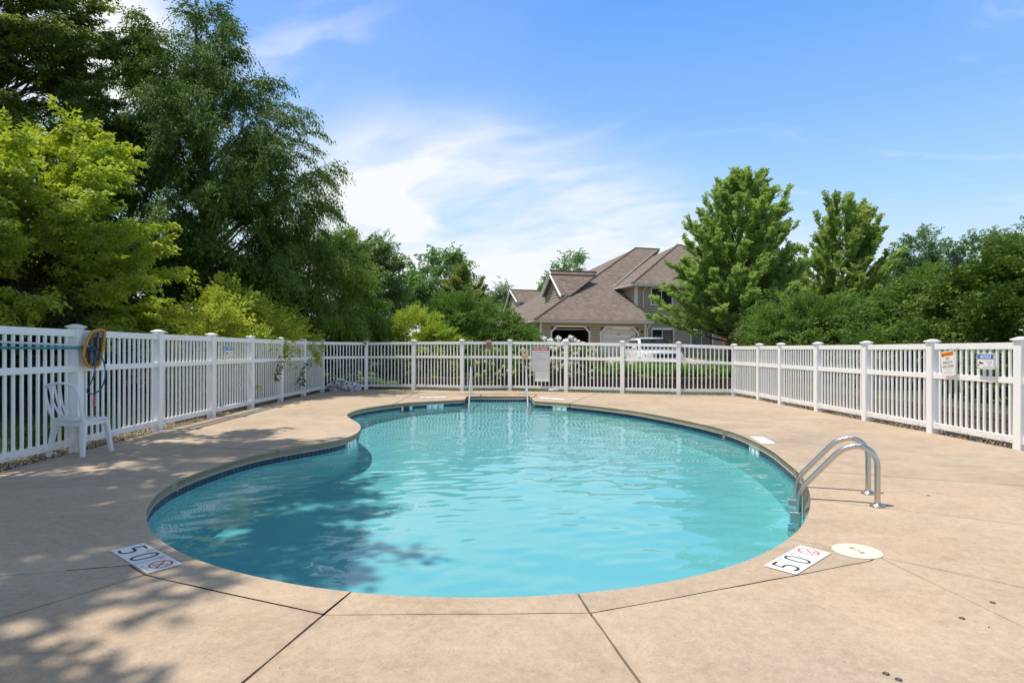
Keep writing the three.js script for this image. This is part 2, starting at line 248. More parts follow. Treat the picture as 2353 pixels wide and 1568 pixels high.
{
  const fg = new THREE.ShapeGeometry(shapeOf(wallLoop)).rotateX(-Math.PI / 2), fp = fg.attributes.position;
  for (let i = 0; i < fp.count; i++) fp.setY(i, floorY(fp.getZ(i)));
  fg.computeVertexNormals();
  mesh('floor', fg, M.plaster, pool);
  mesh('wall', strip(wallLoop, -0.07, floorY), M.plaster, pool);
  mesh('coping', strip(offset(poolEdge, -0.004), -0.018, -0.09, true, 0.12), M.coping, pool);
  // underside of the coping
  mesh('grout_line', strip(offset(poolEdge, 0.007), -0.086, -0.099), std([0.74, 0.76, 0.73], 0.7), pool);
  // waterline tiles, one by one: three inch squares
  const tw = 0.0785, tileShape = new RoundedBoxGeometry(tw - 0.006, 0.074, 0.02, 1, 0.003), blues = [[0.009, 0.02, 0.06], [0.012, 0.026, 0.078], [0.006, 0.014, 0.045], [0.016, 0.034, 0.09], [0.022, 0.045, 0.085]].map((c) => std(c, 0.35));
  const tl = offset(poolEdge, 0.018), r = rng(12); let n = 0;
  const lens = [0]; for (let i = 1; i <= tl.length; i++) lens.push(lens[i - 1] + tl[i % tl.length].distanceTo(tl[i - 1]));
  const total = lens[lens.length - 1], at = (s) => { let i = 1; while (i < lens.length - 1 && lens[i] < s) i++; return tl[i - 1].clone().lerp(tl[i % tl.length], (s - lens[i - 1]) / (lens[i] - lens[i - 1] || 1)); };
  const nearest = (p) => { let best = 1e9, bi = 0; for (let s = 0; s < total; s += 0.04) { const q = at(s), dd = Math.hypot(q.x - p.x, q.z - p.z); if (dd < best) { best = dd; bi = s; } } return bi; };
  const markers = [['3FT 0IN', G(1004, 920.5)], ['3FT 0IN', G(1283, 925)], ['4 0', G(1728, 1012)], ['4 0', G(812, 999)]].map(([t, p]) => [t, nearest(p)]), skimmerAt = nearest(G(935, 924.5));
  const count = Math.floor(total / tw), rest = [], seen = [];
  for (let i = 0; i < count; i++) {
    const s0 = i * total / count, a = at(s0), b = at((i + 1) * total / count), m = a.clone().lerp(b, 0.5);
    if (a.distanceTo(b) < 0.06 || markers.some(([, bi]) => Math.abs(s0 + tw / 2 - bi) < 0.235) || Math.abs(s0 + tw / 2 - skimmerAt) < 0.2) continue;
    const ang = Math.atan2(-(b.z - a.z), b.x - a.x), side = V(b.z - a.z, 0, -(b.x - a.x)).normalize(), inward = inLoop(poolEdge, m.x + side.x * 0.15, m.z + side.z * 0.15) ? 1 : -1;
    const faces = -(m.x * side.x + m.z * side.z) * inward;                       // turned to where the photograph was taken?
    seen.push({ m: m.setY(-0.135 + (r() - 0.5) * 0.0015), ang, near: faces > 0 ? Math.hypot(m.x, m.z) : 99, k: Math.floor(r() * r() * 5) });
  }
  seen.sort((p, q) => p.near - q.near);
  seen.forEach((t, i) => { if (i < 296 && t.near < 90) { const o = mesh('tile', tileShape, blues[t.k], pool); o.position.copy(t.m); o.rotation.y = t.ang; n++; } else rest.push(tileShape.clone().rotateY(t.ang).translate(t.m.x, t.m.y, t.m.z)); });
  mesh('tile_band', merged(rest), blues[1], pool).userData.kind = 'stuff';
  console.log('tiles', n);
  for (const [text, bi] of markers) {
    const a = at(Math.max(0, bi - 0.22)), b = at(Math.min(total, bi + 0.22)), m = at(bi), dir = b.clone().sub(a);
    const tex = canvasTex(512, 160, (c, w, h) => { c.fillStyle = '#e6e9e4'; c.fillRect(0, 0, w, h); c.strokeStyle = '#9fb0b0'; c.lineWidth = 4; for (let k = 1; k < 3; k++) { c.beginPath(); c.moveTo(w * k / 3, 0); c.lineTo(w * k / 3, h); c.stroke(); } c.fillStyle = '#1b1c1e'; c.textBaseline = 'alphabetic'; c.font = 'bold 150px sans-serif'; c.fillText(text[0], 60, 134); c.fillText('0', 290, 134); if (text.length > 4) { c.font = 'bold 58px sans-serif'; c.fillText('FT', 150, 68); c.fillText('IN', 388, 68); } });
    const len = dir.length(), face = new THREE.PlaneGeometry(len, 0.098), g = mesh('depth_tile', geoBox(len, 0.1, 0.02), std([0.75, 0.77, 0.74], 0.3), pool);
    // outward direction of the water side
    const side = V(dir.z, 0, -dir.x).normalize(), inside = inLoop(poolEdge, m.x + side.x * 0.2, m.z + side.z * 0.2) ? 1 : -1, nrm = side.multiplyScalar(inside);
    g.position.set(m.x + nrm.x * 0.001, -0.146, m.z + nrm.z * 0.001); g.rotation.y = Math.atan2(nrm.x, nrm.z);
    const f = mesh('depth_number', face, std(0xffffff, 0.35, { map: tex }), g); f.position.z = 0.0125;
  }
  { // skimmer mouth in the far wall
    const bi = skimmerAt;
    const m = at(bi), a = at(bi - 0.2), b = at(bi + 0.2), g = mesh('skimmer_mouth', merged([geoBox(0.42, 0.02, 0.03, 0, 0.07, 0), geoBox(0.42, 0.02, 0.03, 0, -0.07, 0), geoBox(0.02, 0.16, 0.03, -0.2, 0, 0), geoBox(0.02, 0.16, 0.03, 0.2, 0, 0), geoBox(0.38, 0.14, 0.006, 0, 0, -0.012)]), std([0.03, 0.035, 0.03], 0.6), pool);
    g.position.set(m.x, -0.165, m.z); g.rotation.y = Math.atan2(-(b.z - a.z), b.x - a.x);
  }
  // entry steps inside the alcove
  const w = stepBackR.x - stepBackL.x, mx = (stepBackL.x + stepBackR.x) / 2, zb = stepBackL.z;
  for (let k = 0; k < 4; k++) { const d = 0.34 * (k + 1) + 0.05, y = WATER - 0.015 - 0.028 * k; const s = mesh('step', new RoundedBoxGeometry(w + 0.02 + k * 0.002, 0.3, d, 2, 0.012), k % 2 ? M.plasterWhite : M.plasterWhite, pool); s.position.set(mx, y - 0.15, zb - 0.03 + d / 2 + 0.002 * k); const e = mesh('step_edge', geoBox(w, 0.006, 0.035), std([0.10, 0.32, 0.36], 0.4), s); e.position.set(0, 0.1515, d / 2 - 0.03); }
}

// ------------------------------------------------------------------ water: a rippled sheet that mirrors the sky
{
  const waves = [], r = rng(21);
  for (let i = 0; i < 34; i++) { const L = 0.2 + 1.7 * r() * r(), a = r() * Math.PI * 2; waves.push([Math.cos(a) * 2 * Math.PI / L, Math.sin(a) * 2 * Math.PI / L * 1.25, r() * 6.28, 0.0034 * L / Math.sqrt(1 + L)]); }
  const xs = wallLoop.map((p) => p.x), zs = wallLoop.map((p) => p.z), x0 = Math.min(...xs) - 0.02, x1 = Math.max(...xs) + 0.02, z0 = Math.min(...zs) - 0.02, z1 = Math.max(...zs) + 0.02, st = 0.05, nx = Math.ceil((x1 - x0) / st), nz = Math.ceil((z1 - z0) / st);
  const big = offset(poolEdge, 0.06), p = new Float32Array((nx + 1) * (nz + 1) * 3), nn = new Float32Array(p.length), uv = new Float32Array((nx + 1) * (nz + 1) * 2), idx = [];
  for (let j = 0; j <= nz; j++) for (let i = 0; i <= nx; i++) {
    const x = x0 + i * st, z = z0 + j * st, o = j * (nx + 1) + i; let y = 0, gx = 0, gz = 0;
    const calm = 0.35 + 0.9 * fbm(x * 0.55 + 4, z * 0.55 + 50, 3);
    for (const [kx, kz, ph, A] of waves) { const q = kx * x + kz * z + ph; y += A * Math.sin(q); gx += A * kx * Math.cos(q); gz += A * kz * Math.cos(q); }
    const s = 0.45 * calm; y *= s; gx *= s; gz *= s;
    p.set([x, WATER + y, z], o * 3); const l = Math.hypot(gx, 1, gz); nn.set([-gx / l, 1 / l, -gz / l], o * 3); uv.set([x, z], o * 2);
  }
  for (let j = 0; j < nz; j++) for (let i = 0; i < nx; i++) if (inLoop(big, x0 + (i + 0.5) * st, z0 + (j + 0.5) * st)) { const a = j * (nx + 1) + i, b = a + nx + 1; idx.push(a, b, a + 1, a + 1, b, b + 1); }
  const g = new THREE.BufferGeometry(); g.setAttribute('position', new THREE.BufferAttribute(p, 3)); g.setAttribute('normal', new THREE.BufferAttribute(nn, 3)); g.setAttribute('uv', new THREE.BufferAttribute(uv, 2)); g.setIndex(idx);
  M.water = new THREE.MeshPhysicalMaterial({ color: C(0.445, 0.728, 0.79), roughness: 0.0, transmission: 1, thickness: 0, ior: 1.33 });
  tag(mesh('water', g, M.water), 'clear turquoise water filling the kidney shaped pool', 'water', null, 'structure');
}
// ------------------------------------------------------------------ terrain: one sheet to the horizon, raised behind the timber walls
const rise = (x, Z) => 0.33 + 0.55 * sstep(23, 43, Z) + 0.25 * sstep(43, 90, Z);
function groundY(x, Z) {
  const back = sstep(22.35, 22.45, Z) * sstep(-4.4, -3.2, x), right = sstep(8.0, 8.1, x) * sstep(-2, 0, Z);
  return -0.05 + Math.max(back * (rise(x, Z) + 0.05), right * (0.33 + 0.05 + 0.5 * sstep(23, 43, Z))) + 0.06 * (fbm(x * 0.3 + 20, Z * 0.3 + 20, 3) - 0.5) * (x < -7 ? 2 : 1) + (x < -8 ? 0.6 * sstep(-8, -20, x) : 0);
}
M.soil = std(0xffffff, 1, { map: noiseTex(512, 512, (u, v) => { const n = fbm(u * 48, v * 48, 4), m = fbm(u * 12 + 5, v * 12, 3); return [toS(0.036 + 0.05 * n * m), toS(0.042 + 0.075 * m * n), toS(0.016 + 0.02 * n)]; }, true) });
M.soil.map.repeat.set(0.25, 0.25);
{
  const xs = [], zs = [];
  for (let x = -300; x < -40; x += 26) xs.push(x); for (let x = -40; x < -8; x += 2) xs.push(x); for (let x = -8; x <= 10; x += 0.5) xs.push(x); for (let x = 11; x < 40; x += 2) xs.push(x); for (let x = 40; x <= 300; x += 26) xs.push(x);
  xs.push(8.02, 8.08, -5.6, 6.4); xs.sort((a, b) => a - b);
  for (let z = -60; z < -2; z += 8) zs.push(z); for (let z = -2; z <= 30; z += 0.5) zs.push(z); for (let z = 32; z < 80; z += 3) zs.push(z); for (let z = 80; z <= 700; z += 40) zs.push(z);
  zs.push(22.36, 22.44); zs.sort((a, b) => a - b);
  const p = [], uv = [], idx = [], nx = xs.length;
  for (const Z of zs) for (const x of xs) { const nearX = x >= -5.6 && x <= 6.4 && Z >= 0 && Z <= 18; p.push(x, nearX ? -0.12 : groundY(x, Z), -Z); uv.push(x, Z); }
  for (let j = 0; j < zs.length - 1; j++) for (let i = 0; i < nx - 1; i++) {
    if (xs[i] >= -5.6 && xs[i + 1] <= 6.4 && zs[j] >= 0 && zs[j + 1] <= 18) continue;                     // under the deck and pool
    if (zs[j] > 17.4 && zs[j + 1] <= 19.05 && xs[i] > -2 && xs[i + 1] < 1.5) continue;                    // under the entry steps
    const a = j * nx + i; idx.push(a, a + 1, a + nx, a + 1, a + nx + 1, a + nx);
  }
  const g = new THREE.BufferGeometry(); g.setAttribute('position', new THREE.Float32BufferAttribute(p, 3)); g.setAttribute('uv', new THREE.Float32BufferAttribute(uv, 2)); g.setIndex(idx); g.computeVertexNormals();
  tag(mesh('ground', g, M.soil), 'earth and rough grass stretching away beyond the pool fence', 'ground', null, 'structure');
}
function patch(name, label, cat, poly, lift, mat, step = 1) {                    // a sheet that follows the ground inside a polygon of (x, Z)
  const xs = poly.map((p) => p[0]), Zs = poly.map((p) => p[1]), loop = poly.map(([x, Z]) => V(x, 0, -Z)), p = [], uv = [], idx = [], x0 = Math.min(...xs), z0 = Math.min(...Zs), nx = Math.ceil((Math.max(...xs) - x0) / step), nz = Math.ceil((Math.max(...Zs) - z0) / step);
  for (let j = 0; j <= nz; j++) for (let i = 0; i <= nx; i++) { const x = x0 + i * step, Z = z0 + j * step; p.push(x, groundY(x, Z) + lift, -Z); uv.push(x, Z); }
  for (let j = 0; j < nz; j++) for (let i = 0; i < nx; i++) if (inLoop(loop, x0 + (i + 0.5) * step, -(z0 + (j + 0.5) * step))) { const a = j * (nx + 1) + i; idx.push(a, a + 1, a + nx + 1, a + 1, a + nx + 2, a + nx + 1); }
  const g = new THREE.BufferGeometry(); g.setAttribute('position', new THREE.Float32BufferAttribute(p, 3)); g.setAttribute('uv', new THREE.Float32BufferAttribute(uv, 2)); g.setIndex(idx); g.computeVertexNormals();
  return tag(mesh(name, g, mat), label, cat, null, 'structure');
}
M.drive = std(0xffffff, 0.9, { map: noiseTex(256, 256, (u, v) => { const n = 0.85 + 0.3 * fbm(u * 30, v * 30, 4); return [toS(0.40 * n), toS(0.335 * n), toS(0.26 * n)]; }, true) }); M.drive.map.repeat.set(0.2, 0.2);
patch('driveway', 'pale concrete driveway in front of the garage beyond the fence', 'driveway', [[0.5, 27.2], [17, 27.2], [17, 34], [11.5, 36], [11, 45], [1.6, 44]], 0.03, M.drive, 0.5);
M.lawn = std(0xffffff, 1, { map: noiseTex(256, 256, (u, v) => { const n = fbm(u * 60, v * 60, 4); return [toS(0.045 + 0.05 * n), toS(0.085 + 0.085 * n), toS(0.012 + 0.012 * n)]; }, true) }); M.lawn.map.repeat.set(0.5, 0.5);
patch('lawn', 'strip of mown lawn between the driveway and the house wall', 'lawn', [[11.8, 36.5], [60, 34.5], [60, 46], [11.3, 44]], 0.03, M.lawn, 1);
patch('lawn', 'lawn strip along the outside of the left fence', 'lawn', [[-9.2, 2], [-6.7, 2], [-6.7, 24], [-9.2, 26]], 0.02, M.lawn, 0.5);
patch('lawn', 'grass seen beyond the far left corner of the fence', 'lawn', [[-8, 23.2], [-3.6, 23.2], [-3, 40], [-12, 40]], 0.02, M.lawn, 1);

// ------------------------------------------------------------------ gravel margin under the fences (loose stones nobody could count)
{
  const r = rng(31), stone = new THREE.IcosahedronGeometry(0.5, 0).scale(1, 0.62, 0.8), spots = [];
  const along = (posts, x0, x1, n, extra) => { for (let i = 0; i < posts.length - 1; i++) { const [ax, az] = posts[i], [bx, bz] = posts[i + 1], L = Math.hypot(bx - ax, bz - az), dx = (bx - ax) / L, dz = (bz - az) / L; for (let k = 0; k < L * n; k++) { const t = r() * L, s = lerp(x0, x1, r()); spots.push([ax + dx * t - dz * s, az + dz * t + dx * s, r()]); } } };
  along(leftPosts, -0.62, 0.16, 620); along(backPosts, -0.5, 0.32, 620); along(rightPosts, -0.95, 0.05, 620);
  const inst = new THREE.InstancedMesh(stone, std(0xffffff, 0.95), spots.length), m = new THREE.Matrix4(), q = new THREE.Quaternion(), e = new THREE.Euler(), col = new THREE.Color();
  spots.forEach(([x, z, s], i) => { const d = 0.016 + 0.026 * s * s; e.set(r() * 6.3, r() * 6.3, r() * 6.3); q.setFromEuler(e); m.compose(V(x, -0.055 + r() * 0.03 + d * 0.2, z), q, V(d, d, d)); inst.setMatrixAt(i, m); const k = 0.7 + 0.6 * r(), w = r(); col.setRGB(lerp(0.42, 0.50, w) * k, lerp(0.30, 0.40, w) * k, lerp(0.19, 0.29, w) * k); inst.setColorAt(i, col); });
  inst.name = 'gravel'; inst.castShadow = inst.receiveShadow = true; scene.add(inst); tag(inst, 'tan and brown pebbles in the narrow strip beneath the white fences', 'gravel', null, 'stuff');
  const bedMat = std([0.17, 0.125, 0.08], 1), strips = [];
  for (const [posts, a, b, lab] of [[leftPosts, -0.66, 0.2, 'left'], [backPosts, -0.55, 0.36, 'back'], [rightPosts, -1.0, 0.08, 'right']]) {
    const p = [], idx = []; posts.forEach(([x, z], i) => { const [ax, az] = posts[Math.max(0, i - 1)], [bx, bz] = posts[Math.min(posts.length - 1, i + 1)], L = Math.hypot(bx - ax, bz - az), nx = -(bz - az) / L, nz = (bx - ax) / L; p.push(x + nx * a, -0.062, z + nz * a, x + nx * b, -0.062, z + nz * b); if (i) idx.push(2 * i - 2, 2 * i - 1, 2 * i, 2 * i, 2 * i - 1, 2 * i + 1); });
    const g = new THREE.BufferGeometry(); g.setAttribute('position', new THREE.Float32BufferAttribute(p, 3)); g.setIndex(idx); g.computeVertexNormals(); strips.push(prep(g));
  }
  tag(mesh('gravel_bed', mergeGeometries(strips), bedMat), 'earth bed under the pebbles along the foot of the fences', 'ground', null, 'structure');
}

// ------------------------------------------------------------------ the white fence
const PW = 0.128;
const capGeo = merged([geoBox(PW + 0.012, 0.022, PW + 0.012, 0, 0.011, 0), geoBox(PW + 0.052, 0.016, PW + 0.052, 0, 0.030, 0), new THREE.CylinderGeometry(0.035, (PW + 0.05) / Math.SQRT2, 0.03, 4, 1).rotateY(Math.PI / 4).translate(0, 0.053, 0)]);
const postGeos = new Map();
const fenceGeo = (w, h, d, r = 0.004) => { const k = [w, h, d].map((x) => x.toFixed(3)).join(); if (!postGeos.has(k)) postGeos.set(k, new RoundedBoxGeometry(w, h, d, 1, r)); return postGeos.get(k); };
const picketGeo = geoBox(0.034, 1, 0.025);
const jig = rng(404);
function fence(label, posts, first, spacing) {
  const f = thing('picket_fence', label, 'fence');
  posts.forEach(([x, z, h], i) => {
    if (i >= first) {
      const ph = h - 0.07 + 0.12, p = mesh('post', fenceGeo(PW, ph, PW, 0.006), M.vinyl, f), a = posts[Math.max(0, i - 1)], b = posts[Math.min(posts.length - 1, i + 1)];
      p.position.set(x, ph / 2 - 0.12, z); p.rotation.set((jig() - 0.5) * 0.009, 0, (jig() - 0.5) * 0.009); p.rotation.y = -Math.atan2(b[1] - a[1], b[0] - a[0]);
      const c = mesh('post_cap', capGeo, M.vinylDirty, p); c.position.y = ph / 2 + 0.001;
    }
    if (i === posts.length - 1) return;
    const [x2, z2, h2] = posts[i + 1], L = Math.hypot(x2 - x, z2 - z), hm = (h + h2) / 2, span = L - PW + 0.012, panel = new THREE.Group();
    panel.name = 'panel'; panel.position.set((x + x2) / 2, 0, (z + z2) / 2); panel.rotation.y = -Math.atan2(z2 - z, x2 - x); f.add(panel);
    const tilt = Math.atan2(h2 - h, L);
    for (const [y0, y1, t] of [[0.075, 0.168, 0.05], [hm - 0.645, hm - 0.562, 0.052], [hm - 0.172, hm - 0.078, 0.05]]) { const rl = mesh('rail', fenceGeo(span, y1 - y0, t), y0 < 0.1 ? M.vinylDirty : M.vinyl, panel); rl.position.y = (y0 + y1) / 2; if (y0 > 0.1) rl.rotation.z = tilt; }
    const n = Math.max(5, Math.round((L - PW) / spacing) - 1), gap = (L - PW) / (n + 1);
    for (let k = 1; k <= n; k++) { const pk = mesh('picket', picketGeo, M.vinyl, panel); pk.scale.y = hm - 0.26; pk.position.set(-(L - PW) / 2 + gap * k + (jig() - 0.5) * 0.006, 0.14 + (hm - 0.26) / 2, (jig() - 0.5) * 0.004); pk.rotation.set(0, (jig() - 0.5) * 0.12, (jig() - 0.5) * 0.007); }
  });
  return f;
}
fence('white vinyl picket fence running along the left side under the trees', leftPosts, 0, 0.136);
fence('white vinyl picket fence across the far end behind the entry steps', backPosts, 1, 0.126);
fence('brightly sunlit white vinyl picket fence along the right side of the deck', rightPosts, 1, 0.117);

// ------------------------------------------------------------------ timber retaining walls beyond the fence
{
  const woods = [0, 1, 2].map((k) => std(0xffffff, 0.95, { map: noiseTex(256, 64, (u, v) => { const n = fbm(u * 6 + k * 20, v * 40, 4), m = fbm(u * 30, v * 60 + k * 9, 3), s = 0.6 + 0.5 * n + 0.3 * m; return [toS(0.13 * s), toS(0.092 * s), toS(0.064 * s)]; }, true) })), r = rng(8);
  const wall = (label, ax, az, bx, bz, rows, y0) => {
    const t = thing('retaining_wall', label, 'retaining wall'), L = Math.hypot(bx - ax, bz - az), ang = -Math.atan2(bz - az, bx - ax);
    for (let k = 0; k < rows; k++) { let s = -(k % 2) * 1.1; while (s < L) { const e = Math.min(L, s + 2.4), st = Math.max(0, s), len = e - st - 0.012; if (len > 0.1) { const b = mesh('timber', new RoundedBoxGeometry(len, 0.138, 0.14, 1, 0.012), woods[Math.floor(r() * 3)], t), m = (st + e) / 2 / L; b.position.set(lerp(ax, bx, m), y0 + 0.14 * k + 0.07, lerp(az, bz, m)); b.rotation.y = ang; b.translateZ((r() - 0.5) * 0.015); } s += 2.4; } }
  };
  wall('weathered brown timber retaining wall beyond the right fence', 8.0, -3, 8.02, -22.3, 3, -0.07);
  wall('low timber edging behind the far fence holding a green bed', -3.6, -22.4, 8.0, -22.4, 3, -0.06);
}

// ------------------------------------------------------------------ the house with the two garage doors
M.siding = std([0.385, 0.315, 0.225], 0.75);
M.sidingShadeBack = std([0.10, 0.085, 0.065], 0.9);  // dark tone stands in for the shadow line under each clapboard
M.trim = std([0.66, 0.63, 0.57], 0.6);
M.gutter = std([0.56, 0.53, 0.47], 0.5);
M.glass = new THREE.MeshPhysicalMaterial({ color: C(0.02, 0.024, 0.026), roughness: 0.04, specularIntensity: 1 });
M.dark = std([0.02, 0.018, 0.016], 0.9);
M.door = std([0.60, 0.575, 0.52], 0.55);
M.curtain = std([0.30, 0.24, 0.2], 0.9);
const shingleTex = noiseTex(512, 512, (u, v) => {
  const row = Math.floor(v * 28), fv = v * 28 - row, col = Math.floor(u * 13 + (row % 2) * 0.5 + NT[row] * 0.4), fu = u * 13 + (row % 2) * 0.5 + NT[row] * 0.4 - col, a = NT[(row * 37 + (col % 13) * 101) & 65535], b = NT[(row * 91 + (col % 13) * 17 + 7) & 65535];
  let k = 0.72 + 0.5 * a + 0.16 * (fbm(u * 90, v * 90, 2) - 0.5); if (fv < 0.14) k *= 0.55; if (fu < 0.04) k *= 0.75;
  const w = b * 0.3; return [toS(0.192 * k), toS((0.148 + 0.01 * w) * k), toS((0.114 + 0.04 * w) * k)];
}, true);
M.shingle = std(0xffffff, 0.95, { map: rep(shingleTex, 0.25), bumpMap: rep(shingleTex, 0.25), bumpScale: 0.02 });
// a roof slope: flat polygon with thickness; texture runs along the eave and up the slope, in metres
function slopeGeo(pts, thick = 0.13) {
  const v = pts.map((p) => V(...p)), e = v[1].clone().sub(v[0]).setY(0).normalize(), n = V(0, 0, 0);
  for (let i = 1; i < v.length - 1; i++) n.add(v[i].clone().sub(v[0]).cross(v[i + 1].clone().sub(v[0])));
  n.normalize(); if (n.y < 0) n.negate();
  let up = n.clone().cross(e); if (up.y < 0) up.negate();
  const s2 = v.map((p) => new THREE.Vector2(p.clone().sub(v[0]).dot(e), p.clone().sub(v[0]).dot(up))), tri = THREE.ShapeUtils.triangulateShape(THREE.ShapeUtils.area(s2) < 0 ? s2.slice().reverse() : s2, []), rev = THREE.ShapeUtils.area(s2) < 0, id = (i) => rev ? v.length - 1 - i : i;
  const pos = [], uv = [], push = (p, q) => { pos.push(p.x, p.y, p.z); uv.push(q.x, q.y); };
  for (const t of tri) for (const i of t) push(v[id(i)], s2[id(i)]);
  for (const t of tri) for (const i of [t[0], t[2], t[1]]) push(v[id(i)].clone().addScaledVector(n, -thick), s2[id(i)]);
  for (let i = 0; i < v.length; i++) { const a = v[i], b = v[(i + 1) % v.length], c = a.clone().addScaledVector(n, -thick), d = b.clone().addScaledVector(n, -thick), z = new THREE.Vector2(0, 0); for (const p of [a, c, b, b, c, d]) push(p, z); }
  const g = new THREE.BufferGeometry(); g.setAttribute('position', new THREE.Float32BufferAttribute(pos, 3)); g.setAttribute('uv', new THREE.Float32BufferAttribute(uv, 2)); g.computeVertexNormals(); return g;
}
// a clapboard wall in the plane z = 0 of its own frame: backing with openings, dark as painted shadow in the board gaps, and every board a piece of its own
const boardGeo = (() => { const g = new THREE.BufferGeometry(), s = [[0, 0], [0, 0.05], [1, 0.008], [1, 0]], p = [], q = (a, b, x) => [x, a, b]; const quad = (A, B, Cc, D) => p.push(...A, ...B, ...Cc, ...A, ...Cc, ...D); for (let i = 0; i < 4; i++) { const [y0, z0] = s[i], [y1, z1] = s[(i + 1) % 4]; quad(q(y0, z0, -0.5), q(y0, z0, 0.5), q(y1, z1, 0.5), q(y1, z1, -0.5)); } p.push(...q(0, 0, -0.5), ...q(0, 0.05, -0.5), ...q(1, 0.008, -0.5), ...q(0, 0, -0.5), ...q(1, 0.008, -0.5), ...q(1, 0, -0.5), ...q(0, 0, 0.5), ...q(1, 0.008, 0.5), ...q(0, 0.05, 0.5), ...q(0, 0, 0.5), ...q(1, 0, 0.5), ...q(1, 0.008, 0.5)); g.setAttribute('position', new THREE.Float32BufferAttribute(p, 3)); g.computeVertexNormals(); return g; })();
function clapWall(parent, x0, x1, y0, y1, holes, place, outline, step = 0.2) {
  const sh = outline ? new THREE.Shape(outline.map(([a, b]) => new THREE.Vector2(a, b))) : new THREE.Shape([[x0, y0], [x1, y0], [x1, y1], [x0, y1]].map(([a, b]) => new THREE.Vector2(a, b)));
  for (const h of holes) sh.holes.push(new THREE.Path((h.poly ?? [[h[0], h[2]], [h[0], h[3]], [h[1], h[3]], [h[1], h[2]]]).map(([a, b]) => new THREE.Vector2(a, b))));
  const w = mesh('wall', new THREE.ExtrudeGeometry(sh, { depth: 0.14, bevelEnabled: false }).translate(0, 0, -0.14), M.sidingShadeBack, parent);
  w.position.set(...place.pos); w.rotation.y = place.turn ?? 0;
  for (let y = y0; y < y1 - 0.02; y += step) {
    const top = Math.min(y1, y + step), mid = (y + top) / 2; let a0 = x0, a1 = x1;
    if (outline) { const xs = []; outline.forEach((p, i) => { const q = outline[(i + 1) % outline.length]; if ((p[1] > mid) !== (q[1] > mid)) xs.push(p[0] + (q[0] - p[0]) * (mid - p[1]) / (q[1] - p[1])); }); if (xs.length < 2) continue; a0 = Math.min(...xs); a1 = Math.max(...xs); }
    let runs = [[a0, a1]];
    for (const h of holes) { const b = h.poly ? [Math.min(...h.poly.map((p) => p[0])), Math.max(...h.poly.map((p) => p[0])), Math.min(...h.poly.map((p) => p[1])), Math.max(...h.poly.map((p) => p[1]))] : h; if (top > b[2] + 0.01 && y < b[3] - 0.01) runs = runs.flatMap(([p, q]) => [[p, Math.min(q, b[0])], [Math.max(p, b[1]), q]]).filter(([p, q]) => q - p > 0.05); }
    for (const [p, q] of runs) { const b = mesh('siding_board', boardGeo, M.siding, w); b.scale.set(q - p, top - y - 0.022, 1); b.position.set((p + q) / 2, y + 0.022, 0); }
  }
  return w;
}
// a window with frame, sash bars and panes, on the plane z = 0
function windowUnit(parent, x0, x1, y0, y1, pos, turn = 0, panes = 2, bars = [0, 0], bright = -1) {
  const g = new THREE.Group(); g.name = 'window'; g.position.set(...pos); g.rotation.y = turn; parent.add(g);
  const t = 0.11, fr = merged([geoBox(x1 - x0 + 2 * t, t, 0.07, (x0 + x1) / 2, y1 + t / 2, 0.03), geoBox(x1 - x0 + 2 * t + 0.08, t, 0.1, (x0 + x1) / 2, y0 - t / 2, 0.04), geoBox(t, y1 - y0, 0.07, x0 - t / 2, (y0 + y1) / 2, 0.03), geoBox(t, y1 - y0, 0.07, x1 + t / 2, (y0 + y1) / 2, 0.03)]);
  mesh('frame', fr, M.trim, g);
  const pw = (x1 - x0) / panes;
  for (let k = 0; k < panes; k++) { const p = mesh('pane', geoBox(pw - 0.05, y1 - y0 - 0.05, 0.012, x0 + pw * (k + 0.5), (y0 + y1) / 2, -0.05), k === bright ? M.paneCurtain : M.glass, g); if (k) mesh('mullion', geoBox(0.06, y1 - y0, 0.05, x0 + pw * k, (y0 + y1) / 2, -0.03), M.trim, g); }
  const list = []; for (let k = 0; k < panes; k++) { for (let i = 1; i <= bars[0]; i++) list.push(geoBox(0.02, y1 - y0, 0.02, x0 + pw * k + pw * i / (bars[0] + 1), (y0 + y1) / 2, -0.036)); for (let j = 1; j <= bars[1]; j++) list.push(geoBox(pw, 0.02, 0.018, x0 + pw * (k + 0.5), y0 + (y1 - y0) * j / (bars[1] + 1), -0.036)); }
  if (list.length) mesh('glazing_bar', merged(list), M.trim, g);
  return g;
}
M.paneCurtain = new THREE.MeshPhysicalMaterial({ color: C(0.16, 0.125, 0.10), roughness: 0.12 });
function ovalWindow(parent, pos, turn, w, h) {
  const g = new THREE.Group(); g.name = 'oval_window'; g.position.set(...pos); g.rotation.y = turn; parent.add(g);
  const sh = new THREE.Shape().absellipse(0, 0, w + 0.09, h + 0.09, 0, 7), ho = new THREE.Path().absellipse(0, 0, w, h, 0, 7); sh.holes.push(ho);
  mesh('frame', new THREE.ExtrudeGeometry(sh, { depth: 0.07, bevelEnabled: false, curveSegments: 24 }), M.trim, g);
  mesh('pane', new THREE.ShapeGeometry(new THREE.Shape().absellipse(0, 0, w, h, 0, 7), 24).translate(0, 0, 0.02), M.glass, g);
  mesh('glazing_bar', merged([geoBox(0.02, h * 2, 0.02, 0, 0, 0.03), geoBox(w * 2, 0.02, 0.018, 0, 0, 0.03)]), M.trim, g);
}
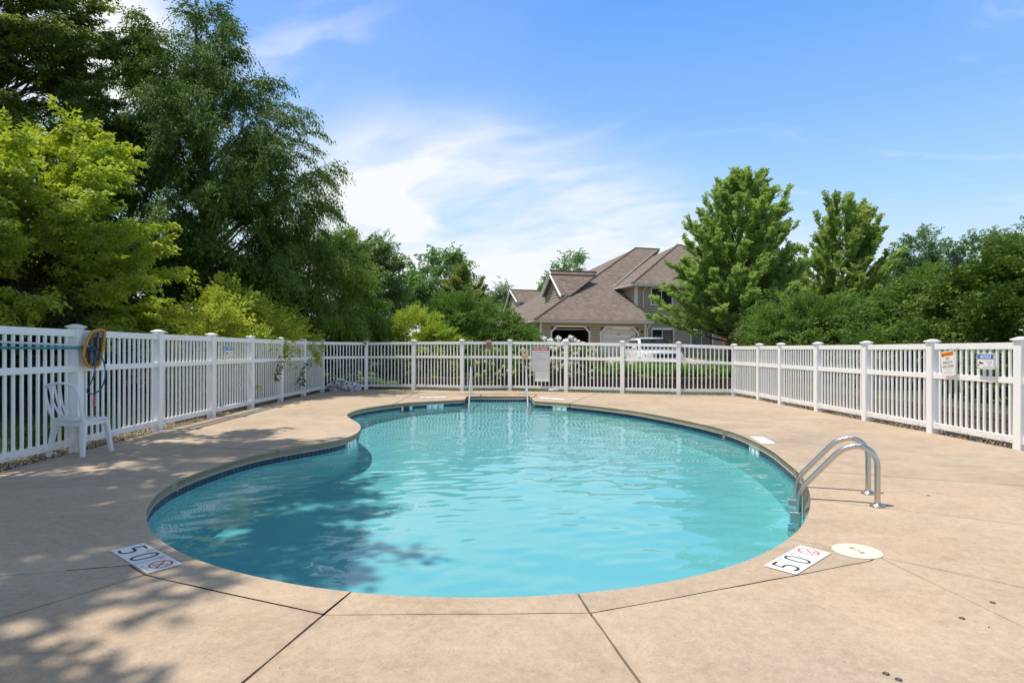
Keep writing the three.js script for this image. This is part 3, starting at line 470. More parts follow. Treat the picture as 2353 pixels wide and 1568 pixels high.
{
  const TH = 15 * Math.PI / 180, gy = 0.80, S = 0.53, EV = 3.46;
  const h = thing('house', 'beige clapboard house with brown shingle hip roof and two garage doors', 'house', [1.92, 0, -42], TH);
  const oct = (x0, x1, y0, y1, c) => [[x0, y0], [x0, y1 - c], [x0 + c, y1], [x1 - c, y1], [x1, y1 - c], [x1, y0]];
  const d1 = oct(0.87, 3.59, gy - 0.2, 2.98, 0.36), d2 = oct(4.57, 7.35, gy - 0.2, 2.95, 0.36);
  const base = [[0, gy - 0.3], [8, gy - 0.3], [8, EV], [0, EV]];
  { // garage front with two clipped openings (outline handled as one shape)
    const sh = new THREE.Shape([[0, EV], [0, gy - 0.3], ...d1.map((p) => [p[0], Math.max(p[1], gy - 0.3)]), ...d2, [8, gy - 0.3], [8, EV]].map(([a, b]) => new THREE.Vector2(a, b)));
    const w = mesh('wall', new THREE.ExtrudeGeometry(sh, { depth: 0.14, bevelEnabled: false }).translate(0, 0, -0.14), M.sidingShadeBack, h);
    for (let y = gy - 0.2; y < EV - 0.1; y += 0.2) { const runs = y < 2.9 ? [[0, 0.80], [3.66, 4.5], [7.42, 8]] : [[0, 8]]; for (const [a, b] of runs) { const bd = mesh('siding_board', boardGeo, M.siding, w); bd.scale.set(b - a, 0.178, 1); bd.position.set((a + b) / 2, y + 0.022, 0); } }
  }
  for (const d of [d1, d2]) { // white surround following the clipped corners
    const o = d.map((p) => p), out = [[d[0][0] - 0.13, d[0][1]], [d[1][0] - 0.13, d[1][1] + 0.05], [d[2][0] - 0.05, d[2][1] + 0.13], [d[3][0] + 0.05, d[3][1] + 0.13], [d[4][0] + 0.13, d[4][1] + 0.05], [d[5][0] + 0.13, d[5][1]]];
    mesh('door_trim', new THREE.ExtrudeGeometry(new THREE.Shape([...out, ...o.slice().reverse()].map(([a, b]) => new THREE.Vector2(a, b))), { depth: 0.06, bevelEnabled: false }), M.trim, h);
  }
  { // the closed garage door, in panels
    const door = new THREE.Group(); door.name = 'garage_door'; door.userData.label = 'closed cream garage door of raised panels'; h.add(door);
    for (let r0 = 0; r0 < 4; r0++) { const y = gy - 0.1 + r0 * 0.56, sec = mesh('door_section', geoBox(2.74, 0.548, 0.05, 5.96, y + 0.28, -0.12), M.door, door); for (let c = 0; c < 4; c++) { const pn = mesh('door_panel', new RoundedBoxGeometry(0.58, 0.36, 0.024, 1, 0.008), M.door, door); pn.position.set(4.95 + c * 0.675, y + 0.28, -0.092); } }
    mesh('door_handle', geoBox(0.04, 0.14, 0.05, 5.96, 2.5, -0.08), M.darkMetal, door);
  }
  // inside of the open garage
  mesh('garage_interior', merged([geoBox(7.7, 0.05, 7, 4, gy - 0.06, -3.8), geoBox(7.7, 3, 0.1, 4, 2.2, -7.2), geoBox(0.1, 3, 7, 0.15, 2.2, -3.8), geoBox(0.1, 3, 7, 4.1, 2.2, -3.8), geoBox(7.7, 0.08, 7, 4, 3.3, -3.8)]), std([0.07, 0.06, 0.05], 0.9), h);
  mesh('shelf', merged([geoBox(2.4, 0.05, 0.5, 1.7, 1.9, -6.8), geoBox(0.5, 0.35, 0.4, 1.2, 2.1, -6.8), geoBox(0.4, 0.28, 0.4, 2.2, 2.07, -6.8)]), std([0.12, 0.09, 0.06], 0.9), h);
  mesh('up_and_over_door', geoBox(2.7, 0.05, 2.1, 2.23, 2.86, -1.4), M.door, h);
  clapWall(h, 0, 9, gy - 0.3, EV, [], { pos: [0, 0, -9], turn: -Math.PI / 2 });
  clapWall(h, 0, 2.1, gy - 0.3, EV, [], { pos: [8, 0, 0], turn: Math.PI / 2 });
  // two storey wing on the right
  const wz = -2.1, wins = [[9.62, 11.3, 4.9, 6.08], [9.67, 11.4, 1.85, 3.0], [13.02, 14.82, 1.75, 2.98], [18.05, 19.6, 1.85, 3.0], [16.6, 18.2, 4.9, 6.08], [21.5, 23.2, 4.9, 6.08]];
  clapWall(h, 8.3, 25.6, gy - 0.3, 6.3, wins, { pos: [0, 0, wz] });
  wins.forEach(([a, b, c, d], i) => windowUnit(h, a, b, c, d, [0, 0, wz], 0, 2, [0, 0], i === 1 ? 1 : -1));
  clapWall(h, 0, 17.7, 3.2, 6.3, [], { pos: [8.3, 0, -19.8], turn: -Math.PI / 2 });
  // corner boards, frieze, downspouts
  for (const [x, z, y0, y1] of [[0, 0, gy - 0.3, EV - 0.1], [7.93, 0, gy - 0.3, EV - 0.1]]) mesh('corner_board', geoBox(0.15, y1 - y0, 0.06, x + 0.04, (y0 + y1) / 2, z + 0.045), M.trim, h);
  mesh('corner_board', merged([geoBox(0.15, 2.5, 0.06, 8.35, 5.05, wz + 0.045), geoBox(0.06, 2.3, 0.15, 8.255, 5.15, wz - 0.055)]), M.trim, h);
  mesh('frieze_board', geoBox(8, 0.16, 0.05, 4, EV - 0.1, 0.04), M.trim, h);
  mesh('downspout', pipe([V(8.15, EV - 0.08, 0.48), V(8.15, EV - 0.35, 0.35), V(8.1, EV - 0.55, 0.12), V(8.1, gy, 0.12)], 0.05, [0.1, 0.1], 8), M.gutter, h);
  mesh('downspout', pipe([V(9.0, 6.28, wz + 0.45), V(9.0, 6.1, wz + 0.3), V(8.85, 5.9, wz + 0.12), V(8.85, 4.6, wz + 0.12)], 0.05, [0.1, 0.1], 8), M.gutter, h);
  // roofs
  const fy = (z) => EV + S * (0.5 - z), roof = (pts, name = 'roof') => mesh(name, slopeGeo(pts), M.shingle, h);
  roof([[-0.5, EV, 0.5], [8.3, EV, 0.5], [8.3, fy(-5.5), -5.5], [17, fy(-14.4), -14.4], [14.4, fy(-14.4), -14.4]]);
  roof([[-0.5, EV, -29.3], [-0.5, EV, 0.5], [14.4, fy(-14.4), -14.4]]);
  roof([[17, EV, -29.3], [-0.5, EV, -29.3], [14.4, fy(-14.4), -14.4], [17, fy(-14.4), -14.4]]);
  const WE = 6.36, wy = (t) => WE + S * t;
  roof([[7.75, WE, -1.6], [26.1, WE, -1.6], [17.0, wy(9.1), -10.7], [16.85, wy(9.1), -10.7]]);
  roof([[7.75, WE, -19.8], [7.75, WE, -1.6], [16.85, wy(9.1), -10.7]]);
  roof([[26.1, WE, -19.8], [7.75, WE, -19.8], [16.85, wy(9.1), -10.7], [17.0, wy(9.1), -10.7]]);
  roof([[26.1, WE, -1.6], [26.1, WE, -19.8], [17.0, wy(9.1), -10.7]]);
  mesh('soffit', merged([geoBox(18.3, 0.04, 0.5, 16.95, WE - 0.13, -1.87), geoBox(0.5, 0.04, 17.7, 8.02, WE - 0.13, -10.9)]), M.trim, h);
  mesh('soffit', geoBox(8.8, 0.04, 0.5, 3.9, EV - 0.15, 0.24), M.trim, h);
  mesh('gutter', merged([geoBox(8.95, 0.13, 0.12, 3.9, EV - 0.09, 0.56), geoBox(0.12, 0.13, 10, -0.56, EV - 0.09, -4.4)]), M.gutter, h);
  mesh('gutter', merged([geoBox(18.5, 0.13, 0.12, 16.95, WE - 0.09, -1.54), geoBox(0.12, 0.13, 4.2, 7.69, WE - 0.09, -3.7)]), M.gutter, h);
  mesh('ridge_cap', merged([bar(V(-0.5, EV + 0.02, 0.5), V(14.4, fy(-14.4) + 0.02, -14.4), 0.09, 0.09, 6), bar(V(14.4, fy(-14.4) + 0.02, -14.4), V(17, fy(-14.4) + 0.02, -14.4), 0.09, 0.09, 6), bar(V(7.75, WE + 0.02, -1.6), V(16.85, wy(9.1) + 0.02, -10.7), 0.09, 0.09, 6), bar(V(17.0, wy(9.1) + 0.02, -10.7), V(26.1, WE + 0.02, -1.6), 0.09, 0.09, 6)]), std([0.15, 0.105, 0.08], 0.95), h);
  mesh('valley', bar(V(7.7, WE + 0.03, -4.95), V(16.4, fy(-13.9) + 0.03, -13.9), 0.06, 0.06, 5), std([0.36, 0.30, 0.25], 0.8), h);
  // gables that face left
  const gable = (x, zp, yp, near, far, xr, y0, oval) => {
    const [zn, yn] = near, [zf, yf] = far, x0 = x - 0.32;
    clapWall(h, zp - zf > 0 ? -(zn) : 0, 1, y0, yp, [], { pos: [x, 0, 0], turn: -Math.PI / 2 }, [[zn + 0.12, y0], [zn + 0.12, yn - 0.02], [zp, yp - 0.1], [zf - 0.1, yf - 0.02], [zf - 0.1, y0]].map(([z, y]) => [z, y]));
    mesh('roof', slopeGeo([[x0, yn, zn], [xr[1], yn, zn], [xr[0], yp, zp], [x0, yp, zp]], 0.1), M.shingle, h);
    mesh('roof', slopeGeo([[xr[2], yf, zf], [x0, yf, zf], [x0, yp, zp], [xr[0], yp, zp]], 0.1), M.shingle, h);
    mesh('rake_board', merged([bar(V(x0 - 0.02, yn - 0.08, zn - 0.02), V(x0 - 0.02, yp - 0.08, zp), 0.1, 0.1, 4), bar(V(x0 - 0.02, yf - 0.08, zf), V(x0 - 0.02, yp - 0.08, zp), 0.1, 0.1, 4)]), std([0.74, 0.73, 0.70], 0.6), h);
    mesh('ridge_cap', bar(V(x0, yp + 0.02, zp), V(xr[0], yp + 0.02, zp), 0.08, 0.08, 6), std([0.10, 0.075, 0.06], 0.95), h);
    if (oval) ovalWindow(h, [x - 0.04, oval[1], oval[0]], -Math.PI / 2, oval[2], oval[3]);
  };
  gable(3.0, -5.66, 7.36, [-3.15, 5.5], [-7.9, 5.85], [6.5, 3.4, 4.0], 4.7, [-4.75, 5.9, 0.3, 0.46]);
  gable(4.4, -10, 8.25, [-7.6, 6.4], [-12.4, 6.4], [8.4, 5.1, 5.1], 5.6, null);
  { const lamp = new THREE.Group(); lamp.name = 'wall_lamp'; lamp.position.set(7.72, 2.72, 0.03); h.add(lamp); mesh('bracket', geoBox(0.14, 0.14, 0.06), M.darkMetal, lamp); mesh('lamp_head', new THREE.SphereGeometry(0.09, 12, 8).translate(0, -0.04, 0.13), M.darkMetal, lamp); mesh('lens', new THREE.SphereGeometry(0.05, 10, 8).translate(0.02, -0.06, 0.19), std([0.7, 0.7, 0.66], 0.3), lamp); }
}
{ // gabled wing further back on the left
  const h = thing('house', 'further gabled house end with paired window seen left of the garage roof', 'house', [0.72, 0, -62.5], 15 * Math.PI / 180), EV = 6.45, pk = 7.7;
  clapWall(h, 0, 6, 0.7, EV, [[0.8, 1.95, 5.2, 6.15]], { pos: [0, 0, 0] });
  windowUnit(h, 0.8, 1.95, 5.2, 6.15, [0, 0, 0], 0, 2, [1, 2]);
  clapWall(h, 0, 5, 0.7, pk, [], { pos: [0, 0, 0], turn: -Math.PI / 2 }, [[0, 0.7], [0, EV], [-2.4, pk - 0.05], [-5, 5.7], [-5, 0.7]]);
  mesh('corner_board', geoBox(0.14, EV - 0.7, 0.06, 0.05, (EV + 0.7) / 2, 0.045), M.trim, h);
  mesh('roof', slopeGeo([[-0.3, EV - 0.1, 0.35], [7, EV - 0.1, 0.35], [7, pk + 0.08, -2.4], [-0.3, pk + 0.08, -2.4]], 0.1), M.shingle, h);
  mesh('roof', slopeGeo([[7, 5.5, -5.3], [-0.3, 5.5, -5.3], [-0.3, pk + 0.08, -2.4], [7, pk + 0.08, -2.4]], 0.1), M.shingle, h);
  mesh('rake_board', merged([bar(V(-0.32, EV - 0.17, 0.35), V(-0.32, pk, -2.4), 0.1, 0.1, 4), bar(V(-0.32, 5.45, -5.3), V(-0.32, pk, -2.4), 0.1, 0.1, 4)]), std([0.74, 0.73, 0.70], 0.6), h);
  mesh('ridge_cap', bar(V(-0.3, pk + 0.1, -2.4), V(7, pk + 0.1, -2.4), 0.08, 0.08, 6), std([0.10, 0.075, 0.06], 0.95), h);
  mesh('gutter', geoBox(6, 0.13, 0.12, 2.8, EV - 0.17, 0.42), M.gutter, h);
  mesh('downspout', bar(V(0.25, EV - 0.3, 0.12), V(0.25, 1, 0.12), 0.05), M.gutter, h);
  ovalWindow(h, [-0.04, 6.3, -1.7], -Math.PI / 2, 0.24, 0.4);
}
{ // a grey roof far behind the bushes
  const h = thing('house', 'distant house of which a grey roof shows over the bushes', 'house', [-3.2, 0, -92], 0.1);
  mesh('wall', geoBox(9, 6, 7, 1.5, 3.4, -3.5), M.siding, h);
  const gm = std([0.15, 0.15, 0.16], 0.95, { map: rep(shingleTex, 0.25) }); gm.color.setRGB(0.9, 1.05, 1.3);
  mesh('roof', slopeGeo([[-3.5, 6.3, 0.4], [6.4, 6.3, 0.4], [6.4, 8.1, -3.5], [-3.5, 8.1, -3.5]], 0.12), gm, h);
  mesh('roof', slopeGeo([[6.4, 6.3, -7.4], [-3.5, 6.3, -7.4], [-3.5, 8.1, -3.5], [6.4, 8.1, -3.5]], 0.12), gm, h);
}
// ------------------------------------------------------------------ parked car
{
  const car = thing('parked_car', 'white compact SUV parked on the driveway behind the far fence', 'car', [6.98, 0.29, -30.6], 0.07);
  car.scale.setScalar(1.05);
  const paint = new THREE.MeshPhysicalMaterial({ color: C(0.72, 0.73, 0.74), roughness: 0.25, clearcoat: 1, clearcoatRoughness: 0.05 }), glass = new THREE.MeshPhysicalMaterial({ color: C(0.012, 0.018, 0.026), roughness: 0.03 }), trimB = std([0.02, 0.02, 0.022], 0.5), lampM = new THREE.MeshPhysicalMaterial({ color: C(0.35, 0.36, 0.38), roughness: 0.1, metalness: 0.4, clearcoat: 1 });
  // local frame: +z front, y up. Body lofted from cross sections
  const W = 0.92, low = [[2.18, 0.42, 0.80, 0.72], [2.12, 0.36, 0.92, 0.84], [1.9, 0.30, 0.99, 0.90], [1.2, 0.28, 1.04, 0.92], [0.9, 0.28, 1.06, 0.92], [-0.6, 0.28, 1.06, 0.92], [-1.6, 0.30, 1.08, 0.91], [-2.05, 0.36, 1.06, 0.86], [-2.16, 0.5, 0.98, 0.78]];
  const loft = (secs) => { const p = [], idx = [], n = secs[0].length; secs.forEach((s, i) => { s.forEach((v) => p.push(...v)); if (i) for (let k = 0; k < n; k++) { const a = (i - 1) * n + k, b = (i - 1) * n + (k + 1) % n; idx.push(a, b, a + n, b, b + n, a + n); } }); for (const [o, f] of [[0, 1], [(secs.length - 1) * n, 0]]) for (let k = 1; k < n - 1; k++) f ? idx.push(o, o + k + 1, o + k) : idx.push(o, o + k, o + k + 1); const g = new THREE.BufferGeometry(); g.setAttribute('position', new THREE.Float32BufferAttribute(p, 3)); g.setIndex(idx); return toCreasedNormals(g, 0.7); };
  const sec = ([z, y0, y1, w]) => [[-w + 0.06, y0, z], [-w, y0 + 0.12, z], [-w - 0.01, (y0 + y1) / 2, z], [-w + 0.02, y1 - 0.10, z], [-w + 0.12, y1, z], [0, y1 + 0.035, z], [w - 0.12, y1, z], [w - 0.02, y1 - 0.10, z], [w + 0.01, (y0 + y1) / 2, z], [w, y0 + 0.12, z], [w - 0.06, y0, z]];
  mesh('body', loft(low.map(sec)), paint, car);
  const cab = [[1.0, 1.05, 0.84, 1.06, 0.80], [0.25, 1.05, 0.86, 1.56, 0.66], [0.0, 1.05, 0.86, 1.62, 0.64], [-1.2, 1.05, 0.86, 1.64, 0.64], [-1.75, 1.06, 0.85, 1.56, 0.63], [-2.08, 1.06, 0.82, 1.10, 0.78]];
  mesh('cabin', loft(cab.map(([z, y0, w0, y1, w1]) => [[-w0, y0, z], [-lerp(w0, w1, 0.9), lerp(y0, y1, 0.86), z], [-w1 + 0.06, y1, z], [0, y1 + 0.02, z], [w1 - 0.06, y1, z], [lerp(w0, w1, 0.9), lerp(y0, y1, 0.86), z], [w0, y0, z]])), paint, car);
  const quad = (pts, t = 0.01) => { const g = new THREE.BufferGeometry(), p = []; const q = (a, b, c, d) => p.push(...a, ...b, ...c, ...a, ...c, ...d); q(...pts); g.setAttribute('position', new THREE.Float32BufferAttribute(p, 3)); g.computeVertexNormals(); return g; };
  mesh('windscreen', quad([[-0.76, 1.10, 1.0], [0.76, 1.10, 1.0], [0.61, 1.575, 0.33], [-0.61, 1.575, 0.33]]), glass, car);
  for (const s of [-1, 1]) {
    const x = (y) => s * (lerp(0.86, 0.68, (y - 1.05) / 0.5) + 0.012);
    mesh('side_window', quad([[x(1.1), 1.1, 0.72], [x(1.5), 1.5, 0.2], [x(1.52), 1.52, -0.38], [x(1.1), 1.1, -0.42]]), glass, car);
    mesh('side_window', quad([[x(1.1), 1.1, -0.5], [x(1.52), 1.52, -0.46], [x(1.5), 1.5, -1.3], [x(1.12), 1.12, -1.6]]), glass, car);
    mesh('roof_rail', pipe([V(s * 0.60, 1.6, 0.1), V(s * 0.60, 1.69, -0.1), V(s * 0.60, 1.70, -1.3), V(s * 0.60, 1.62, -1.55)], 0.02, [0.1, 0.1], 6), trimB, car);
    const m = mesh('mirror', new THREE.SphereGeometry(0.12, 12, 8).scale(1, 0.75, 0.6), paint, car); m.position.set(s * 0.99, 1.12, 0.62);
    const hl = mesh('headlight', new RoundedBoxGeometry(0.44, 0.15, 0.3, 2, 0.04), lampM, car); hl.position.set(s * 0.63, 0.79, 2.0); hl.rotation.y = s * 0.35;
    const fog = mesh('fog_light', geoBox(0.2, 0.1, 0.06), trimB, car); fog.position.set(s * 0.66, 0.46, 2.15); fog.rotation.y = s * 0.2;
    for (const z of [1.38, -1.36]) { const w = new THREE.Group(); w.name = 'wheel'; w.position.set(s * 0.83, 0.33, z); w.rotation.z = Math.PI / 2; car.add(w); mesh('tyre', new THREE.TorusGeometry(0.25, 0.09, 12, 28).rotateX(Math.PI / 2).scale(1, 1.2, 1), std([0.015, 0.015, 0.015], 0.9), w); mesh('rim', merged([new THREE.CylinderGeometry(0.2, 0.2, 0.12, 20), ...[0, 1, 2, 3, 4].map((k) => geoBox(0.05, 0.18, 0.2, 0, 0, 0.1).rotateY(k * Math.PI * 0.4))]), std([0.35, 0.35, 0.36], 0.3, { metalness: 0.8 }), w); mesh('wheel_arch', new THREE.CylinderGeometry(0.39, 0.39, 0.26, 24), trimB, w).position.y = s * 0.02; }
  }
  mesh('grille', merged([geoBox(0.92, 0.17, 0.05, 0, 0.77, 2.16), ...[0, 1, 2].map((k) => geoBox(0.86, 0.012, 0.06, 0, 0.72 + k * 0.05, 2.165))]), trimB, car);
  mesh('lower_grille', geoBox(1.05, 0.2, 0.05, 0, 0.43, 2.17), trimB, car);
  mesh('bumper_strip', geoBox(1.5, 0.05, 0.06, 0, 0.60, 2.175), paint, car);
  mesh('number_plate', geoBox(0.32, 0.15, 0.02, 0, 0.53, 2.205), std([0.50, 0.26, 0.04], 0.5), car);
  mesh('bonnet_lip', geoBox(1.1, 0.03, 0.05, 0, 0.88, 2.14), paint, car);
}

// ------------------------------------------------------------------ pool ladder and step handrails
{
  const t = thing('pool_ladder', 'stainless steel pool ladder with two arched rails at the right edge', 'pool ladder'), dir = V(-0.88, 0, -0.475).normalize(), r = 0.0245;
  const bases = [V(3.17, 0, -5.282), V(3.368, 0, -5.757)];
  for (const b of bases) {
    const at = (d, y) => b.clone().addScaledVector(dir, d).setY(y);
    mesh('rail', pipe([at(0, -0.01), at(0, 0.515), at(0.245, 0.515), at(0.615, 0.075), at(0.645, -0.95)], r, [0.18, 0.13, 0.085], 16), M.steel, t);
    const f = mesh('flange', new THREE.LatheGeometry([[0.026, 0.03], [0.034, 0.028], [0.058, 0.012], [0.062, 0], [0.0, 0]].map(([a, c]) => new THREE.Vector2(a, c)), 28), M.steel, t); f.position.copy(b).setY(0.001);
  }
  const mid = bases[0].clone().lerp(bases[1], 0.5), span = bases[0].distanceTo(bases[1]), yaw = Math.atan2(-(bases[1].z - bases[0].z), bases[1].x - bases[0].x);
  for (const y of [-0.20, -0.46]) {
    const p = mid.clone().addScaledVector(dir, 0.645).setY(y), tr = mesh('tread', new RoundedBoxGeometry(span - 0.05, 0.03, 0.09, 2, 0.008), std([0.55, 0.56, 0.55], 0.5), t); tr.position.copy(p); tr.rotation.y = yaw;
    for (const b of bases) { const q = b.clone().addScaledVector(dir, 0.645).setY(y + 0.02), br = mesh('tread_bracket', new RoundedBoxGeometry(0.06, 0.11, 0.1, 1, 0.01), M.steel, t); br.position.copy(q); br.rotation.y = yaw; }
  }
}
for (const [x, xw, lab] of [[1083.2, 1077, 'polished handrail on the left side of the pool entry steps'], [1207.9, 1213.3, 'polished handrail on the right side of the pool entry steps']]) {
  const b = G(x, 906.5), w = P(xw, 0, 16.3), t = thing('step_handrail', lab, 'handrail', [0, 0, 0], 0, null);
  mesh('rail', pipe([V(b.x, -0.01, b.z), V(b.x, 0.86, b.z + 0.05), V(b.x, 0.88, b.z + 0.36), V(w.x, -0.45, -16.1)], 0.024, [0.14, 0.14], 12), M.chrome, t);
  const f = mesh('flange', new THREE.CylinderGeometry(0.05, 0.06, 0.03, 20), M.chrome, t); f.position.set(b.x, 0.016, b.z);
}

// ------------------------------------------------------------------ depth stickers on the deck
function depthTex(extra) {
  return canvasTex(1152, 384, (c, w, h) => {
    c.fillStyle = '#e6e4df'; c.fillRect(0, 0, w, h);
    c.fillStyle = '#2b2a28'; c.textBaseline = 'alphabetic';
    c.save(); c.translate(70, 344); c.scale(1.02, 1); c.font = '430px sans-serif'; c.fillText('5', 0, 0); c.restore();
    c.font = '104px sans-serif'; c.fillText('FT', 312, 112);
    c.save(); c.translate(424, 344); c.scale(1.02, 1); c.font = '430px sans-serif'; c.fillText('0', 0, 0); c.restore();
    c.font = '104px sans-serif'; c.fillText('IN', 674, 112);
    const x = 962, y = 172; c.lineWidth = 13; c.strokeStyle = '#2b2a28'; c.lineCap = 'round';
    c.beginPath(); c.moveTo(x - 52, y + 62); c.lineTo(x + 4, y + 6); c.lineTo(x + 58, y - 30); c.stroke(); c.lineWidth = 9; c.beginPath(); c.moveTo(x + 4, y + 6); c.lineTo(x - 20, y - 34); c.moveTo(x - 70, y + 66); c.lineTo(x + 60, y + 66); c.stroke();
    c.beginPath(); c.arc(x + 66, y - 44, 13, 0, 7); c.fill();
    c.strokeStyle = '#d8372c'; c.lineWidth = 24; c.beginPath(); c.arc(x, y, 118, 0, 7); c.stroke(); c.beginPath(); c.moveTo(x - 84, y - 84); c.lineTo(x + 84, y + 84); c.stroke();
    c.fillStyle = '#55534f'; c.font = '46px sans-serif'; c.fillText('NO DIVING', 848, 356);
    // scuffs
    const r = rng(extra); for (let k = 0; k < 260; k++) { c.fillStyle = `rgba(${190 + 40 * r()},${165 + 40 * r()},${135 + 40 * r()},${0.10 + 0.25 * r()})`; c.beginPath(); c.ellipse(r() * w, r() * h, 2 + 12 * r() * r(), 1 + 5 * r(), r() * 3, 0, 7); c.fill(); }
    if (extra === 1) { c.fillStyle = '#c9a878'; for (let k = 0; k < 40; k++) { const a = r() * 6.28; c.beginPath(); c.arc(520 + 26 * Math.cos(a) * r(), 96 + 20 * Math.sin(a) * r(), 5, 0, 7); c.fill(); c.beginPath(); c.arc(726 + 18 * (r() - 0.5), 20 + 340 * r(), 3 + 4 * r(), 0, 7); c.fill(); } }
  });
}
function sticker(label, corners, tex, cuts, flip) {                      // corners: reading bottom-left, bottom-right, top-right, top-left
  const t = thing('depth_marker', label, 'depth marker'), [bl, br, tr, tl] = corners.map(([x, y]) => G(x, y)), mat = std(0xffffff, 0.5, { map: tex });
  const pt = (u, v) => bl.clone().lerp(br, u).lerp(tl.clone().lerp(tr, u), v);
  for (const [u0, u1] of cuts) {
    const g = new THREE.BufferGeometry(), p = [], uv = [], n = 6;
    for (let i = 0; i < n; i++) { const a = lerp(u0, u1, i / n), b = lerp(u0, u1, (i + 1) / n); for (const [u, v] of [[a, 0], [b, 0], [b, 1], [a, 0], [b, 1], [a, 1]]) { const q = pt(u, v); p.push(q.x, 0.0045, q.z); uv.push(u, v); } }
    g.setAttribute('position', new THREE.Float32BufferAttribute(p, 3)); g.setAttribute('uv', new THREE.Float32BufferAttribute(uv, 2)); g.computeVertexNormals();
    mesh('sticker', g, mat, t);
  }
  return t;
}
sticker('white five foot depth marker cracked by a joint, left of the pool in dappled shade', [[251.5, 1265.6], [338, 1318.8], [420.1, 1296.3], [329.8, 1247.6]], depthTex(1), [[0, 0.625], [0.634, 1]]);
sticker('white five foot depth marker beside the round skimmer lid', [[1829.5, 1321], [1910, 1271.3], [1839, 1253], [1754.5, 1300.5]], depthTex(2), [[0, 1]]);
{
  const small = (text) => canvasTex(384, 128, (c, w, h) => { c.fillStyle = '#f0efec'; c.fillRect(0, 0, w, h); c.fillStyle = '#3a3835'; c.font = '104px sans-serif'; c.textBaseline = 'middle'; c.fillText(text[0], 34, 68); c.fillText('0', 150, 68); c.font = '34px sans-serif'; c.fillText('FT', 96, 34); c.fillText('IN', 212, 34); c.strokeStyle = '#d8372c'; c.lineWidth = 7; c.beginPath(); c.arc(314, 56, 36, 0, 7); c.moveTo(289, 31); c.lineTo(339, 81); c.stroke(); });
  sticker('white four foot depth marker near the far right curve of the pool', [[1752, 1003], [1722.5, 1002.5], [1751, 1019], [1782, 1018.5]].map((c) => c).reverse(), small('4'), [[0, 1]]);
  sticker('white three foot depth marker left of the entry steps', [[963, 913.8], [1022, 912.6], [1024, 910.8], [966, 911.9]], small('3'), [[0, 1]]);
  sticker('white three foot depth marker right of the entry steps', [[1238, 914.2], [1293, 918.3], [1297, 916.2], [1243, 912.2]], small('3'), [[0, 1]]);
}
{ // skimmer lid
  const p = G(1969, 1266.5), t = thing('skimmer_hatch', 'round cream plastic skimmer lid set in the deck', 'skimmer lid', [p.x, 0.002, p.z], 0.15);
  const cream = std([0.72, 0.66, 0.50], 0.5);
  mesh('lid', new THREE.LatheGeometry([[0, 0.006], [0.125, 0.006], [0.131, 0.003], [0.136, 0.003], [0.140, 0.007], [0.149, 0.006], [0.152, 0]].map(([a, b]) => new THREE.Vector2(a, b)), 48), cream, t);
  for (const s of [-1, 1]) { const q = mesh('finger_slot', geoBox(0.03, 0.004, 0.014), std([0.05, 0.045, 0.035], 0.9), t); q.position.set(0.0, 0.0062, s * 0.05); }
  mesh('boss', new THREE.TorusGeometry(0.017, 0.003, 8, 24).rotateX(Math.PI / 2).translate(0, 0.0065, 0), std([0.42, 0.36, 0.26], 0.6), t);
}
for (const [x, y, lab] of [[2036, 1547.5, 'small brass deck anchor near the lower right corner, left one of a pair'], [2065, 1561, 'small brass deck anchor near the lower right corner, right one of a pair'], [2211, 1420, 'small dark deck anchor right of the slanting joint'], [2281, 1384, 'small dark deck anchor between the two joints at right'], [2133, 1138, 'small dark anchor in the deck right of the ladder']]) {
  const p = G(x, y), t = thing('deck_anchor', lab, 'deck anchor', [p.x, 0.0005, p.z], x);
  mesh('ring', new THREE.TorusGeometry(0.0105, 0.0035, 8, 20).rotateX(Math.PI / 2), std([0.10, 0.085, 0.06], 0.45, { metalness: 0.6 }), t); mesh('plug', new THREE.CylinderGeometry(0.009, 0.009, 0.004, 16), std([0.10, 0.09, 0.075], 0.6), t);
}

